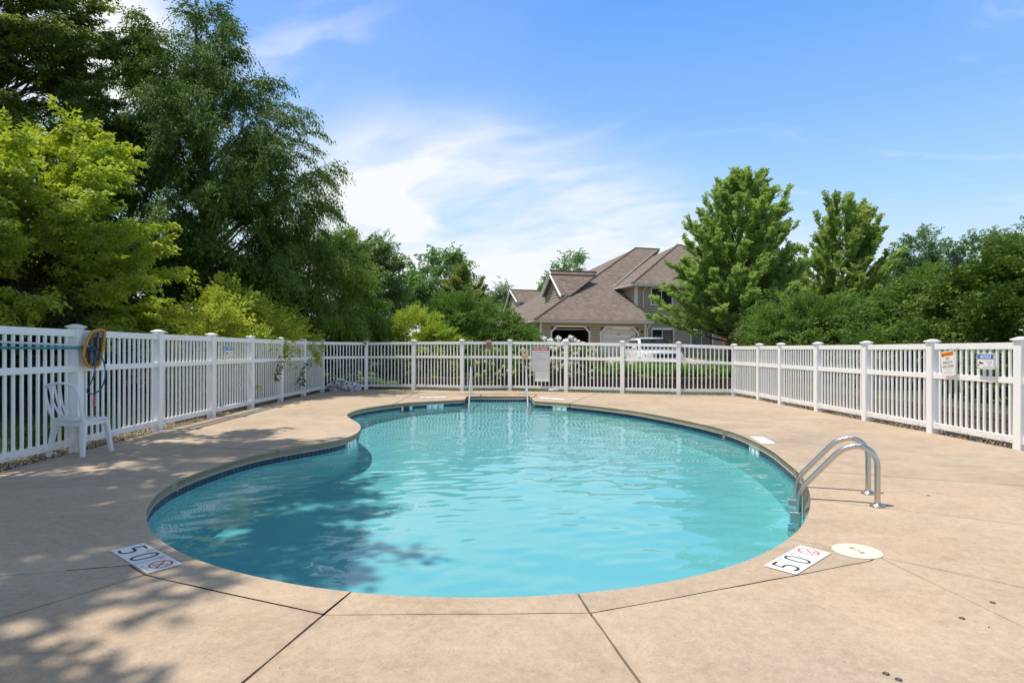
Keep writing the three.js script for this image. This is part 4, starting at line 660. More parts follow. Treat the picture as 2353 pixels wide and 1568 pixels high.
// ------------------------------------------------------------------ white plastic chair by the left fence
{
  const t = thing('plastic_chair', 'white moulded plastic chair with slatted curved back, beside the left fence', 'chair', [-5.65, 0, -7.97], -0.1), white = new THREE.MeshPhysicalMaterial({ color: C(0.74, 0.75, 0.77), roughness: 0.32 });
  // +z towards the back of the chair (the camera side), seat faces -z
  const seat = new RoundedBoxGeometry(0.42, 0.03, 0.40, 3, 0.014), sp = seat.attributes.position; for (let i = 0; i < sp.count; i++) { const x = sp.getX(i), z = sp.getZ(i); sp.setY(i, sp.getY(i) - 0.018 * Math.max(0, 1 - (x / 0.21) ** 2) + 0.012 * (z < -0.15)); } seat.computeVertexNormals();
  mesh('seat', seat, white, t).position.set(0, 0.445, -0.02);
  mesh('apron', merged([geoBox(0.40, 0.05, 0.012, 0, 0.41, -0.212), geoBox(0.40, 0.05, 0.012, 0, 0.41, 0.175), geoBox(0.012, 0.05, 0.38, -0.204, 0.41, -0.02), geoBox(0.012, 0.05, 0.38, 0.204, 0.41, -0.02)]), white, t);
  const flat = (pts, w, d, seg = 28) => { const cv = new THREE.CatmullRomCurve3(pts, false, 'centripetal'), sh = new THREE.Shape(); sh.absellipse(0, 0, w / 2, d / 2, 0, Math.PI * 2); return new THREE.ExtrudeGeometry(sh, { steps: seg, extrudePath: cv, curveSegments: 8 }); };
  const bz = (y) => 0.175 + 0.13 * (y - 0.44) / 0.49 + 0.02 * Math.sin((y - 0.44) / 0.49 * 3.1);
  mesh('back_frame', flat([[-0.20, 0.42], [-0.222, 0.6], [-0.232, 0.78], [-0.205, 0.89], [-0.12, 0.93], [0, 0.94], [0.12, 0.93], [0.205, 0.89], [0.232, 0.78], [0.222, 0.6], [0.20, 0.42]].map(([x, y]) => V(x, y, bz(y) + 0.02 * (1 - (x / 0.23) ** 2))), 0.03, 0.05, 60), white, t);
  for (let k = -2; k <= 2; k++) mesh('back_slat', flat([V(k * 0.038, 0.45, bz(0.45) + 0.012), V(k * 0.058, 0.68, bz(0.68) + 0.022), V(k * 0.076, 0.925, bz(0.92) + 0.016)], 0.012, 0.03, 12), white, t);
  mesh('back_rail', flat([V(-0.2, 0.47, 0.185), V(0, 0.465, 0.2), V(0.2, 0.47, 0.185)], 0.04, 0.02, 12), white, t);
  for (const [sx, sz] of [[-1, 1], [1, 1], [-1, -1], [1, -1]]) {
    const top = V(sx * 0.195, 0.44, sz > 0 ? 0.165 : -0.2), bot = V(sx * 0.235, 0, sz > 0 ? 0.235 : -0.25), l = (a, b, w0, w1) => { const d = b.clone().sub(a), g = new THREE.CylinderGeometry(w0, w1, d.length(), 4, 1).rotateY(Math.PI / 4).translate(0, d.length() / 2, 0); g.applyQuaternion(new THREE.Quaternion().setFromUnitVectors(V(0, 1, 0), d.clone().normalize())).translate(a.x, a.y, a.z); return toCreasedNormals(g, 0.3); };
    mesh('leg', l(bot, top, 0.042, 0.028), white, t);
  }
}
// ------------------------------------------------------------------ poles, skimmer net and hose on the left fence
{
  const xs = -5.80, t1 = thing('pool_pole', 'bare silver aluminium pool pole hung along the left fence', 'pole'), t2 = thing('pool_pole', 'teal fibreglass pool pole hung below the silver one on the left fence', 'pole');
  mesh('shaft', bar(V(xs, 1.53, -3.6), V(xs, 1.412, -8.30), 0.0155, 0.0155, 14), std([0.62, 0.63, 0.64], 0.35, { metalness: 0.7 }), t1); mesh('tip', bar(V(xs, 1.413, -8.28), V(xs, 1.409, -8.36), 0.0175, 0.0175, 14), std([0.3, 0.31, 0.32], 0.4), t1);
  mesh('shaft', bar(V(xs + 0.004, 1.385, -3.6), V(xs + 0.004, 1.383, -8.26), 0.0165, 0.0165, 14), std([0.01, 0.21, 0.27], 0.3), t2); mesh('tip', bar(V(xs + 0.004, 1.383, -8.24), V(xs + 0.004, 1.383, -8.36), 0.021, 0.021, 14), M.black, t2);
  const net = thing('skimmer_net', 'amber framed leaf skimmer net with black mesh on the left fence post', 'skimmer net'), outline = [[195, 793], [209.5, 762.5], [231, 757], [239.5, 765], [235.5, 797], [227, 837], [214.5, 844], [200, 839], [190.5, 818]];
  const pts = outline.map(([x, y]) => { const Z = 5.76 * F / (CX - x); return V(-5.76, EYE + (CY - y) / F * Z, -Z); });
  const smooth = new THREE.CatmullRomCurve3(pts, true, 'catmullrom', 0.25);
  mesh('frame', new THREE.TubeGeometry(smooth, 90, 0.021, 8, true), std([0.50, 0.235, 0.012], 0.35), net);
  // a sagging bag of net
  const ring = smooth.getSpacedPoints(40).slice(0, 40), c0 = ring.reduce((a, p) => a.add(p), V(0, 0, 0)).multiplyScalar(1 / 40), p = [], idx = [], rr = rng(4);
  for (let k = 0; k <= 5; k++) for (let i = 0; i < 40; i++) { const f = 1 - k / 5, q = c0.clone().lerp(ring[i], f); p.push(q.x - 0.012 - 0.03 * Math.sin((1 - f) * 2.2) + (rr() - 0.5) * 0.012 * (k > 0 ? 1 : 0), q.y - 0.03 * (1 - f) * f, q.z); if (k) { const a = (k - 1) * 40 + i, b = (k - 1) * 40 + (i + 1) % 40; idx.push(a, b, a + 40, b, b + 40, a + 40); } }
  const ng = new THREE.BufferGeometry(); ng.setAttribute('position', new THREE.Float32BufferAttribute(p, 3)); ng.setIndex(idx); ng.computeVertexNormals();
  mesh('net', ng, std([0.02, 0.02, 0.022], 0.8, { transparent: true, opacity: 0.82, side: THREE.DoubleSide }), net);
  mesh('net_fold', tube([V(-5.74, 1.60, -8.45), V(-5.75, 1.45, -8.42), V(-5.74, 1.28, -8.46), V(-5.75, 1.14, -8.34)], 0.012, 20, 6), M.black, net);
  mesh('socket', bar(V(-5.79, 1.39, -8.2), V(-5.77, 1.36, -8.34), 0.022, 0.022, 10), M.black, net);
  const hose = thing('hose_loop', 'thin blue hose hanging in a loop from the skimmer net', 'hose'), Zh = 8.22;
  mesh('tube', tube([[194, 794], [206, 800], [214, 815], [217.5, 835], [216.5, 852], [209, 877], [199.5, 894], [200, 902], [209, 904.8], [224, 899], [235, 885], [240.5, 863], [239, 838], [231.5, 818], [217, 800], [204, 794]].map(([x, y], i) => P(x, y, Zh + 0.02 * Math.sin(i))), 0.0085, 90, 8, false), std([0.005, 0.095, 0.19], 0.4), hose);
  const chalk = mesh('pink_streak', geoBox(0.002, 0.16, 0.03), std([0.55, 0.12, 0.2], 0.9), scene.getObjectByName('picket_fence')); chalk.position.set(-5.905, 0.64, -8.62);
}

// ------------------------------------------------------------------ signs
function sign(name, label, w, h, tex, pos, turn, roll = 0, extra) {
  const t = thing(name, label, 'sign', pos, turn); t.rotation.order = 'YXZ'; t.rotation.z = roll;
  mesh('board', new RoundedBoxGeometry(w, h, 0.006, 1, 0.003), std([0.72, 0.71, 0.68], 0.5), t);
  const f = mesh('print', new THREE.PlaneGeometry(w - 0.006, h - 0.006), std(0xffffff, 0.42, { map: tex }), t); f.position.z = 0.0045;
  for (const sx of [-1, 1]) for (const sy of [-1, 1]) { const b = mesh('screw', new THREE.CylinderGeometry(0.005, 0.005, 0.006, 8).rotateX(Math.PI / 2), std([0.25, 0.25, 0.25], 0.4, { metalness: 0.7 }), t); b.position.set(sx * (w / 2 - 0.014), sy * (h / 2 - 0.014), 0.006); }
  if (extra) extra(t);
  return t;
}
const noticeTex = canvasTex(560, 384, (c, w, h) => {
  c.fillStyle = '#e9e7e4'; c.fillRect(0, 0, w, h); c.strokeStyle = '#33302e'; c.lineWidth = 8; c.strokeRect(22, 20, w - 44, h - 40);
  c.fillStyle = '#33302e'; c.fillRect(22, 20, w - 44, 124); c.fillStyle = '#1763c4'; c.beginPath(); c.roundRect(34, 30, w - 68, 100, 48); c.fill(); c.strokeStyle = '#dfe6f2'; c.lineWidth = 5; c.stroke();
  c.fillStyle = '#f3f3f1'; c.font = 'italic bold 96px sans-serif'; c.textAlign = 'center'; c.textBaseline = 'middle'; c.fillText('NOTICE', w / 2, 82);
  c.fillStyle = '#6d6a68'; c.font = '30px sans-serif'; c.fillText('THIS AREA IS UNDER', 350, 172); c.fillStyle = '#2c2a29'; c.font = 'bold 46px sans-serif'; c.fillText('24 HOUR', 400, 222); c.font = '46px sans-serif'; c.fillText('VIDEO', 400, 274); c.fillText('SURVEILLANCE', 360, 328);
  c.save(); c.translate(140, 232); c.rotate(0.32); c.fillStyle = '#22201f'; c.fillRect(-70, -22, 150, 34); c.fillRect(-56, 14, 96, 14); c.restore(); c.lineWidth = 14; c.strokeStyle = '#22201f'; c.beginPath(); c.moveTo(112, 246); c.lineTo(86, 292); c.lineTo(48, 300); c.stroke(); c.fillStyle = '#22201f'; c.fillRect(38, 262, 16, 70);
});
const warnTex = canvasTex(384, 512, (c, w, h) => {
  c.fillStyle = '#e8e5df'; c.fillRect(0, 0, w, h); c.fillStyle = '#ee8a12'; c.fillRect(14, 14, w - 28, 92); c.textAlign = 'center'; c.textBaseline = 'middle';
  c.fillStyle = '#26221e'; c.beginPath(); c.moveTo(30, 94); c.lineTo(64, 28); c.lineTo(98, 94); c.fill(); c.fillStyle = '#ee8a12'; c.fillRect(60, 52, 8, 22); c.fillRect(60, 79, 8, 8);
  c.fillStyle = '#2a2622'; c.font = 'bold 58px sans-serif'; c.fillText('WARNING', 232, 62, 258); c.font = 'bold 74px sans-serif'; c.fillText('NO', w / 2, 152); c.fillText('BREATH', w / 2, 232, 300); c.fillText('HOLDING', w / 2, 314, 330);
  c.fillStyle = '#7b756c'; c.font = '25px sans-serif'; ['NO HYPERVENTILATION', 'OR EXTENDED', 'UNDERWATER SWIMMING', 'IS ALLOWED'].forEach((s, i) => c.fillText(s, w / 2, 376 + 34 * i, 340));
});
const rulesTex = canvasTex(512, 690, (c, w, h) => {
  c.fillStyle = '#d2d0cf'; c.fillRect(0, 0, w, h); c.strokeStyle = '#a9383a'; c.lineWidth = 7; c.strokeRect(20, 20, w - 40, h - 40); c.fillStyle = '#b11d20'; c.beginPath(); c.roundRect(18, 16, w - 36, 92, [14, 14, 0, 0]); c.fill();
  c.fillStyle = '#f2e9e6'; c.font = 'bold 68px sans-serif'; c.textAlign = 'center'; c.textBaseline = 'middle'; c.fillText('POOL RULES', w / 2, 64, 400);
  c.fillStyle = '#5b626c'; c.textAlign = 'left'; c.font = '25px sans-serif';
  ['Do not enter the pool if you have a', 'communicable disease or an open', 'cut.', '', 'Do not bring food, drink, gum or', 'tobacco into the pool.', '', 'Shower before entering the pool and', 'after the use of toilet facilities.', '', 'Do not run or engage in rough play in', 'the pool area.', '', 'Do not bring animals into the pool', 'area.', '', 'Diaper changing on the pool deck is', 'prohibited.', '', 'Glass and shatterable items not', 'permitted in the pool area.'].reduce((y, s) => { if (s) { c.fillText(s, 44, y, 430); return y + 28; } return y + 14; }, 142);
});
sign('warning_sign', 'tilted no breath holding sign with orange warning band on the right fence', 0.30, 0.395, warnTex, [6.84, 1.147, -9.55], -Math.PI / 2 - 0.01, 0.12, (t) => mesh('wire', merged([bar(V(0.13, 0.19, -0.01), V(0.24, 0.225, -0.02), 0.003), bar(V(-0.13, 0.19, -0.01), V(-0.16, 0.235, -0.02), 0.003)]), M.black, t));
sign('notice_sign', 'blue headed video surveillance notice on the right fence', 0.345, 0.232, noticeTex, [6.86, 1.196, -8.82], -Math.PI / 2 - 0.03);
sign('notice_sign', 'small blue headed video surveillance notice on the left fence', 0.36, 0.25, noticeTex, [-6.09, 1.32, -13.1], Math.PI / 2 + 0.03);
{
  const z = -20.12, c = P(1241.7, 824, 20.24); sign('rules_sign', 'large red and white pool rules sign on the far fence', 0.614, 0.83, rulesTex, [c.x, c.y, -20.22], -0.16);
  const b = P(1245.8, 863.5, 20.25), t = thing('blank_board', 'blank white board fixed under the pool rules sign', 'board', [b.x, b.y, -20.24], -0.16); mesh('board', new RoundedBoxGeometry(0.49, 0.36, 0.012, 1, 0.003), M.vinyl, t); mesh('screw', new THREE.CylinderGeometry(0.008, 0.008, 0.01, 8).rotateX(Math.PI / 2).translate(0, -0.09, 0.008), M.darkMetal, t);
  const s = P(1206.2, 813.5, 20.42), tan = canvasTex(192, 300, (g, w, h) => { g.fillStyle = '#cdbd98'; g.fillRect(0, 0, w, h); g.fillStyle = '#2b2722'; g.beginPath(); g.ellipse(98, 96, 16, 40, 0.35, 0, 7); g.fill(); g.beginPath(); g.ellipse(70, 108, 9, 26, -0.5, 0, 7); g.fill(); g.fillStyle = '#6d6148'; for (const [x, y, l] of [[20, 188, 60], [96, 196, 80], [36, 226, 110], [50, 254, 80], [60, 276, 60]]) g.fillRect(x, y, l, 8); });
  sign('small_sign', 'small tan sign with a dark emblem hanging left of the pool rules sign', 0.22, 0.34, tan, [s.x, s.y, -20.36], -0.12);
}

// ------------------------------------------------------------------ small things lying about
function crumple(r, sx, sy, sz, seed, detail = 4) { const g = mergeVertices(new THREE.IcosahedronGeometry(r, detail).deleteAttribute('normal').deleteAttribute('uv')), p = g.attributes.position; for (let i = 0; i < p.count; i++) { const x = p.getX(i), y = p.getY(i), z = p.getZ(i), k = 0.72 + 0.55 * fbm(x / r * 2.2 + seed, y / r * 2.2 + z / r * 1.7 + seed * 3, 3); p.setXYZ(i, x * k * sx, Math.max(-r * sy * 0.55, y * k * sy), z * k * sz); } g.computeVertexNormals(); return g; }
{
  const a = G(1123, 899), rag = P(1122.5, 792, 20.55), t = thing('cloth', 'brown rag draped over the top rail of the far fence', 'rag', [rag.x, rag.y, -20.53]), rm = std([0.30, 0.21, 0.13], 1);
  const folds = []; for (let k = 0; k < 5; k++) folds.push(tube([V(-0.07 + 0.035 * k, 0.10, -0.05), V(-0.065 + 0.034 * k, 0.145, 0.0), V(-0.06 + 0.034 * k, 0.09, 0.055), V(-0.075 + 0.036 * k, -0.02 - 0.03 * (k % 2), 0.05), V(-0.05 + 0.024 * k, -0.13 - 0.02 * (k % 3), 0.045)], 0.021, 16, 6)); mesh('fabric', merged(folds), rm, t);
  const w = G(1272, 897.5, -0.05), t2 = thing('cloth', 'crumpled white cloth on the pebbles under the far fence', 'cloth', [w.x, -0.02, w.z]); mesh('fabric', crumple(0.13, 1.3, 0.45, 0.8, 3), std([0.75, 0.74, 0.72], 0.9), t2);
  const b = G(793, 897.5), t3 = thing('bundle', 'crumpled grey and white patterned bundle in the far left fence corner', 'bundle', [b.x, 0.12, b.z + 0.15]), bm = std(0xffffff, 0.6, { map: noiseTex(256, 256, (u, v) => { const n = fbm(u * 14, v * 14, 4), m = fbm(u * 30 + 3, v * 30, 3); const k = n > 0.52 ? 0.55 : m > 0.55 ? 0.10 : 0.26; return [toS(k * (m > 0.6 ? 1.2 : 1)), toS(k), toS(k * 1.08)]; }, true) });
  const g = crumple(0.34, 1.75, 0.72, 0.7, 9, 5); const p = g.attributes.position, uv = []; for (let i = 0; i < p.count; i++) uv.push(p.getX(i) * 1.2, p.getY(i) * 1.2 + p.getZ(i) * 0.6); g.setAttribute('uv', new THREE.Float32BufferAttribute(uv, 2)); mesh('sheet', g, bm, t3);
  const k = G(681, 927.5), t4 = thing('wood_offcut', 'short pale wood offcut lying by the foot of a left fence post', 'wood block', [k.x, 0.018, k.z], 0.2); mesh('block', new RoundedBoxGeometry(0.17, 0.035, 0.07, 2, 0.01), std([0.50, 0.34, 0.17], 0.85), t4);
  const q = P(2349, 855, 8.05), t5 = thing('gate_latch', 'tan box latch on the right fence post at the picture edge', 'latch', [6.84, q.y, q.z]); mesh('box', new RoundedBoxGeometry(0.05, 0.17, 0.07, 1, 0.006), std([0.42, 0.30, 0.17], 0.6), t5); mesh('plate', geoBox(0.012, 0.21, 0.09, 0.028, 0, 0), std([0.3, 0.22, 0.13], 0.6), t5);
}
{ // dry leaf bits and grit scattered over the deck
  const r = rng(99), g = new THREE.BufferGeometry(); g.setAttribute('position', new THREE.Float32BufferAttribute([-1, 0, 0, 0, 0.25, 0.45, 1, 0.1, 0, -1, 0, 0, 1, 0.1, 0, 0, 0.2, -0.45], 3)); g.computeVertexNormals();
  const n = 210, inst = new THREE.InstancedMesh(g, std(0xffffff, 0.9), n), m = new THREE.Matrix4(), col = new THREE.Color(); let i = 0;
  while (i < n) { const x = -5.7 + 12.2 * r(), Z = 1.9 + 18 * r() * r(), s = 0.003 + 0.007 * r() * r(); if (inLoop(poolEdge, x, -Z) || Math.abs(x) < 0.1) continue; m.compose(V(x, 0.002, -Z), new THREE.Quaternion().setFromEuler(new THREE.Euler(0, r() * 6.3, (r() - 0.5) * 0.4)), V(s, s, s)); inst.setMatrixAt(i, m); const k = r(); col.setRGB(...(k < 0.5 ? [0.08, 0.055, 0.03] : k < 0.75 ? [0.25, 0.15, 0.05] : [0.62, 0.58, 0.5])); inst.setColorAt(i, col); i++; }
  inst.name = 'leaf_litter'; inst.castShadow = true; scene.add(inst); tag(inst, 'tiny dry leaf bits and grit scattered over the deck', 'litter', null, 'stuff');
}
// ------------------------------------------------------------------ vegetation
// a twig with leaves along both sides: axis +x, upper side +y
function sprayGeo(n, L, leaf, width, seed, droop = 0.25, wide = 0.5) {
  const r = rng(seed), p = [], push = (...v) => v.forEach((q) => p.push(q.x, q.y, q.z));
  for (let i = 0; i < n; i++) {
    const t = (i + 0.3 + 0.6 * r()) / n, s = i % 2 ? 1 : -1, a = s * (0.3 + 1.2 * r()), tw = L * wide * (0.35 + 0.65 * Math.sin(Math.PI * clamp(t + 0.1))), x0 = V(L * t, -droop * L * t * t + (r() - 0.5) * L * 0.3, (r() - 0.5) * tw), d = V(Math.cos(a), -0.1 - (0.5 + droop) * r(), Math.sin(a)).normalize(), side = d.clone().cross(V(0, 1, 0)).normalize(), nn = side.clone().cross(d);
    side.addScaledVector(nn, (r() - 0.5) * 1.0).normalize();
    const l = leaf * (0.7 + 0.5 * r()), w = width * (0.7 + 0.5 * r()), b = x0, tip = x0.clone().addScaledVector(d, l).add(V(0, -l * 0.18, 0)), mid = x0.clone().addScaledVector(d, l * 0.42), ml = mid.clone().addScaledVector(side, w).addScaledVector(nn, w * 0.2), mr = mid.clone().addScaledVector(side, -w).addScaledVector(nn, w * 0.2);
    push(b, ml, tip, b, tip, mr);
  }
  push(V(0, 0, -0.004), V(L * 0.8, -droop * L * 0.64, 0), V(0, 0, 0.004));
  const g = new THREE.BufferGeometry(); g.setAttribute('position', new THREE.Float32BufferAttribute(p, 3)); g.computeVertexNormals(); return g;
}
const SPRAY = { elm: sprayGeo(18, 0.5, 0.11, 0.022, 1, 0.55, 0.45), broad: sprayGeo(16, 0.36, 0.10, 0.034, 2, 0.2, 0.8), maple: sprayGeo(16, 0.32, 0.11, 0.05, 3, 0.1, 0.8), shrub: sprayGeo(16, 0.24, 0.068, 0.022, 4, 0.15, 0.9), far: sprayGeo(14, 0.5, 0.17, 0.06, 5, 0.3, 0.8), locust: sprayGeo(16, 0.5, 0.13, 0.032, 6, 0.45, 0.7), needle: sprayGeo(16, 0.3, 0.07, 0.006, 7, 0.1, 0.4) };
const leafMats = {};
function leafMat(rough, trans) { const k = rough + '/' + trans; return leafMats[k] ??= new THREE.MeshPhysicalMaterial({ color: 0xffffff, roughness: rough, transmission: trans, thickness: 0, ior: 1.4, specularIntensity: 0.7, side: THREE.DoubleSide }); }
const barkM = std(0xffffff, 0.95, { map: noiseTex(64, 256, (u, v) => { const n = fbm(u * 16, v * 10, 4); return [toS(0.05 + 0.07 * n), toS(0.04 + 0.055 * n), toS(0.03 + 0.04 * n)]; }, true) });
// scatter sprays in clumps through the shells of ellipsoids [x, y, z, rx, ry, rz, share]
function crown(o, name, blobs, opt) {
  const { n, spray, a, b, tip, tipShare = 0, clump = 0.4, per = 26, lift = 0.15, out = 0.8, seed, rough = 0.93, trans = 0.48, inner = 0.5, size = 1, top = -0.75 } = opt, r = rng(seed), gs = () => (r() + r() + r() + r() - 2) * 0.9;
  const w = blobs.map((e) => (e[6] ?? 1) * (e[3] * e[4] + e[4] * e[5] + e[3] * e[5])), tot = w.reduce((s, x) => s + x, 0);
  const inst = new THREE.InstancedMesh(SPRAY[spray], leafMat(rough, trans), n), m = new THREE.Matrix4(), X = V(0, 0, 0), Y = V(0, 0, 0), Z = V(0, 0, 0), col = new THREE.Color(), pos = V(0, 0, 0), tips = [];
  let i = 0;
  while (i < n) {
    let k = 0, q = r() * tot; while (k < blobs.length - 1 && (q -= w[k]) > 0) k++;
    const e = blobs[k], u = r() * 2 - 1, th = r() * 6.2832, s = Math.sqrt(1 - u * u), d = V(s * Math.cos(th), u, s * Math.sin(th));
    if (d.y < top) continue;
    const rough0 = 0.82 + 0.36 * vnoise(d.x * 2.6 + k * 7 + seed, d.z * 2.6 + d.y * 2.1 + 40), f = (inner + (1 - inner) * Math.sqrt(r())) * rough0, c = V(e[0] + d.x * e[3] * f, e[1] + d.y * e[4] * f, e[2] + d.z * e[5] * f);
    let deep = false; for (let j = 0; j < blobs.length; j++) if (j !== k) { const g = blobs[j]; if (((c.x - g[0]) / g[3]) ** 2 + ((c.y - g[1]) / g[4]) ** 2 + ((c.z - g[2]) / g[5]) ** 2 < 0.35) { deep = true; break; } }
    if (deep && r() < 0.75) continue;
    if (opt.floor !== undefined && c.y < opt.floor) continue;
    tips.push(c.clone());
    const tint = r(), cl = clump * (0.6 + 0.8 * r()), dirr = V(d.x / e[3], d.y / e[4], d.z / e[5]).normalize(), cnt = Math.round(per * (0.4 + 1.2 * r()));
    for (let t = 0; t < cnt && i < n; t++) {
      const gx = gs(), along = gs() * 1.3;
      pos.set(c.x + gx * cl + dirr.x * along * cl, c.y + gs() * cl * 0.75 + dirr.y * along * cl, c.z + gs() * cl + dirr.z * along * cl);
      X.set(dirr.x * out + gs() * 0.55, dirr.y * out + gs() * 0.4 + lift, dirr.z * out + gs() * 0.55).normalize();
      Y.set(gs() * 0.5, 1, gs() * 0.5); Z.crossVectors(X, Y).normalize(); Y.crossVectors(Z, X).normalize();
      const sc = size * (0.65 + 0.7 * r()); m.makeBasis(X.clone().multiplyScalar(sc), Y.clone().multiplyScalar(sc), Z.clone().multiplyScalar(sc)).setPosition(pos); inst.setMatrixAt(i, m);
      const x = clamp(0.55 * tint + 0.45 * r()), isTip = tip && along > 0.35 && r() < tipShare, p0 = isTip ? tip : a, p1 = isTip ? tip : b, br = 0.85 + 0.3 * r();
      col.setRGB(lerp(p0[0], p1[0], x) * br, lerp(p0[1], p1[1], x) * br, lerp(p0[2], p1[2], x) * br); inst.setColorAt(i, col); i++;
    }
  }
  inst.name = name; inst.castShadow = inst.receiveShadow = true; inst.userData.kind = 'stuff'; o.add(inst);
  return tips;
}
// a tree grown from its branches: shoots from the trunk to an outline given as [height, reach to the left, reach to the right], twigs on the shoots, leaf sprays on the twigs
function branchTree(name, label, q, group) {
  const o = thing(name, label, 'tree', [0, 0, 0], 0, group), r = rng(q.seed), gs = () => (r() + r() + r() + r() - 2) * 0.9, [bx, bz] = q.base, [tx, ty, tz] = q.top, env = q.env, y0 = q.y0;
  const reach = (h, az) => { let k = 0; while (k < env.length - 2 && h > env[k + 1][0]) k++; const t = clamp((h - env[k][0]) / (env[k + 1][0] - env[k][0])), L = lerp(env[k][1], env[k + 1][1], t), R = lerp(env[k][2], env[k + 1][2], t), c = Math.cos(az); return c > 0 ? lerp((L + R) / 2, R, c * c) : lerp((L + R) / 2, L, c * c); };
  const axis = (h) => { const t = clamp((h - y0) / (ty - y0)); return V(lerp(bx, tx, t), h, lerp(bz, tz, t)); };
  const lo = env[0][0], hi = env[env.length - 1][0], n = q.shoots * q.twigs * q.sprays, inst = new THREE.InstancedMesh(SPRAY[q.spray], leafMat(q.rough ?? 0.92, q.trans ?? 0.45), n), m = new THREE.Matrix4(), col = new THREE.Color(), X = V(0, 0, 0), Y = V(0, 0, 0), Z = V(0, 0, 0);
  const widest = Math.max(...env.map((e) => Math.max(e[1], e[2])));
  let i = 0; const wood = [];
  for (let s = 0; s < q.shoots; s++) {
    let h, az; do { h = lerp(lo, hi, r()); az = r() * Math.PI * 2; } while (r() > (reach(h, az) + 0.25 * widest) / (1.25 * widest));
    const f = (h - lo) / (hi - lo), R = reach(h, az) * lerp(q.inner ?? 0.45, 1, Math.sqrt(r())), tip = axis(h).add(V(Math.cos(az) * R, 0, Math.sin(az) * R * (q.depth ?? 1))), th = lerp(q.angle[0], q.angle[1], f), hs = clamp(h - R * Math.tan(th), q.fork, ty - 0.3), a = axis(hs), len = a.distanceTo(tip), mid = a.clone().lerp(tip, 0.5).add(V(0, q.bend * len, 0));
    const c = new THREE.QuadraticBezierCurve3(a, mid, tip); wood.push([c, len]);
    const shade = r();
    for (let k = 0; k < q.twigs; k++) {
      const t = lerp(q.bare ?? 0.3, 1, Math.pow((k + r()) / q.twigs, 0.8)), p = c.getPoint(t), tg = c.getTangent(t), d = V(tg.x * q.along + gs() * q.side, tg.y * q.along + gs() * q.side * (q.flat ?? 0.6) + q.lift, tg.z * q.along + gs() * q.side).normalize(), tl = q.twig * (1.15 - 0.55 * t) * (0.6 + 0.7 * r());
      for (let v = 0; v < q.sprays; v++) {
        const u = (v + r()) / q.sprays, px = p.x + d.x * tl * u + gs() * q.fuzz, py = p.y + d.y * tl * u - q.hang * tl * u * u + gs() * q.fuzz * 0.7, pz = p.z + d.z * tl * u + gs() * q.fuzz;
        X.set(d.x + gs() * 0.45, d.y + gs() * 0.35 - q.hang * 1.2 * u, d.z + gs() * 0.45).normalize(); Y.set(gs() * q.roll, 1, gs() * q.roll); Z.crossVectors(X, Y).normalize(); Y.crossVectors(Z, X).normalize();
        const sc = q.size * (0.65 + 0.65 * r()); m.makeBasis(X.multiplyScalar(sc), Y.multiplyScalar(sc), Z.multiplyScalar(sc)).setPosition(px, py, pz); inst.setMatrixAt(i, m);
        const isTip = q.tip && t > 0.6 && u > 0.4 && r() < q.tipShare, A = isTip ? q.tip : q.a, Bc = isTip ? q.tip : q.b, w = clamp(0.5 * shade + 0.5 * r()), br = 0.85 + 0.3 * r(); col.setRGB(lerp(A[0], Bc[0], w) * br, lerp(A[1], Bc[1], w) * br, lerp(A[2], Bc[2], w) * br); inst.setColorAt(i++, col);
      }
    }
  }
  inst.count = i; inst.name = 'crown'; inst.castShadow = inst.receiveShadow = true; inst.userData.kind = 'stuff'; o.add(inst);
  const taper = (pts, ra, rb, seg, rad) => { const cv = pts.getPoint ? pts : new THREE.CatmullRomCurve3(pts, false, 'centripetal'), g = new THREE.TubeGeometry(cv, seg, 1, rad, false), p = g.attributes.position; for (let k = 0; k < p.count; k++) { const row = Math.floor(k / (rad + 1)), u = row / seg, cc = cv.getPointAt(u), kk = lerp(ra, rb, Math.pow(u, 0.8)); p.setXYZ(k, cc.x + (p.getX(k) - cc.x) * kk, cc.y + (p.getY(k) - cc.y) * kk, cc.z + (p.getZ(k) - cc.z) * kk); } return g; };
  const tp = []; for (let k = 0; k <= 8; k++) { const h = lerp(y0 - 0.25, ty - 0.3, k / 8), w = q.r0 * 1.2 * Math.min(1, k / 3); tp.push(axis(h).setY(h).add(V(gs() * w, 0, gs() * w))); }
  mesh('trunk', taper(tp, q.r0 * 1.15, q.r0 * 0.12, 28, 9), barkM, o);
  for (const [c, len] of wood) mesh('branch', taper(c, q.r0 * clamp(len * 0.055, 0.07, 0.25), 0.005, 10, 5), barkM, o);
  return o;
}
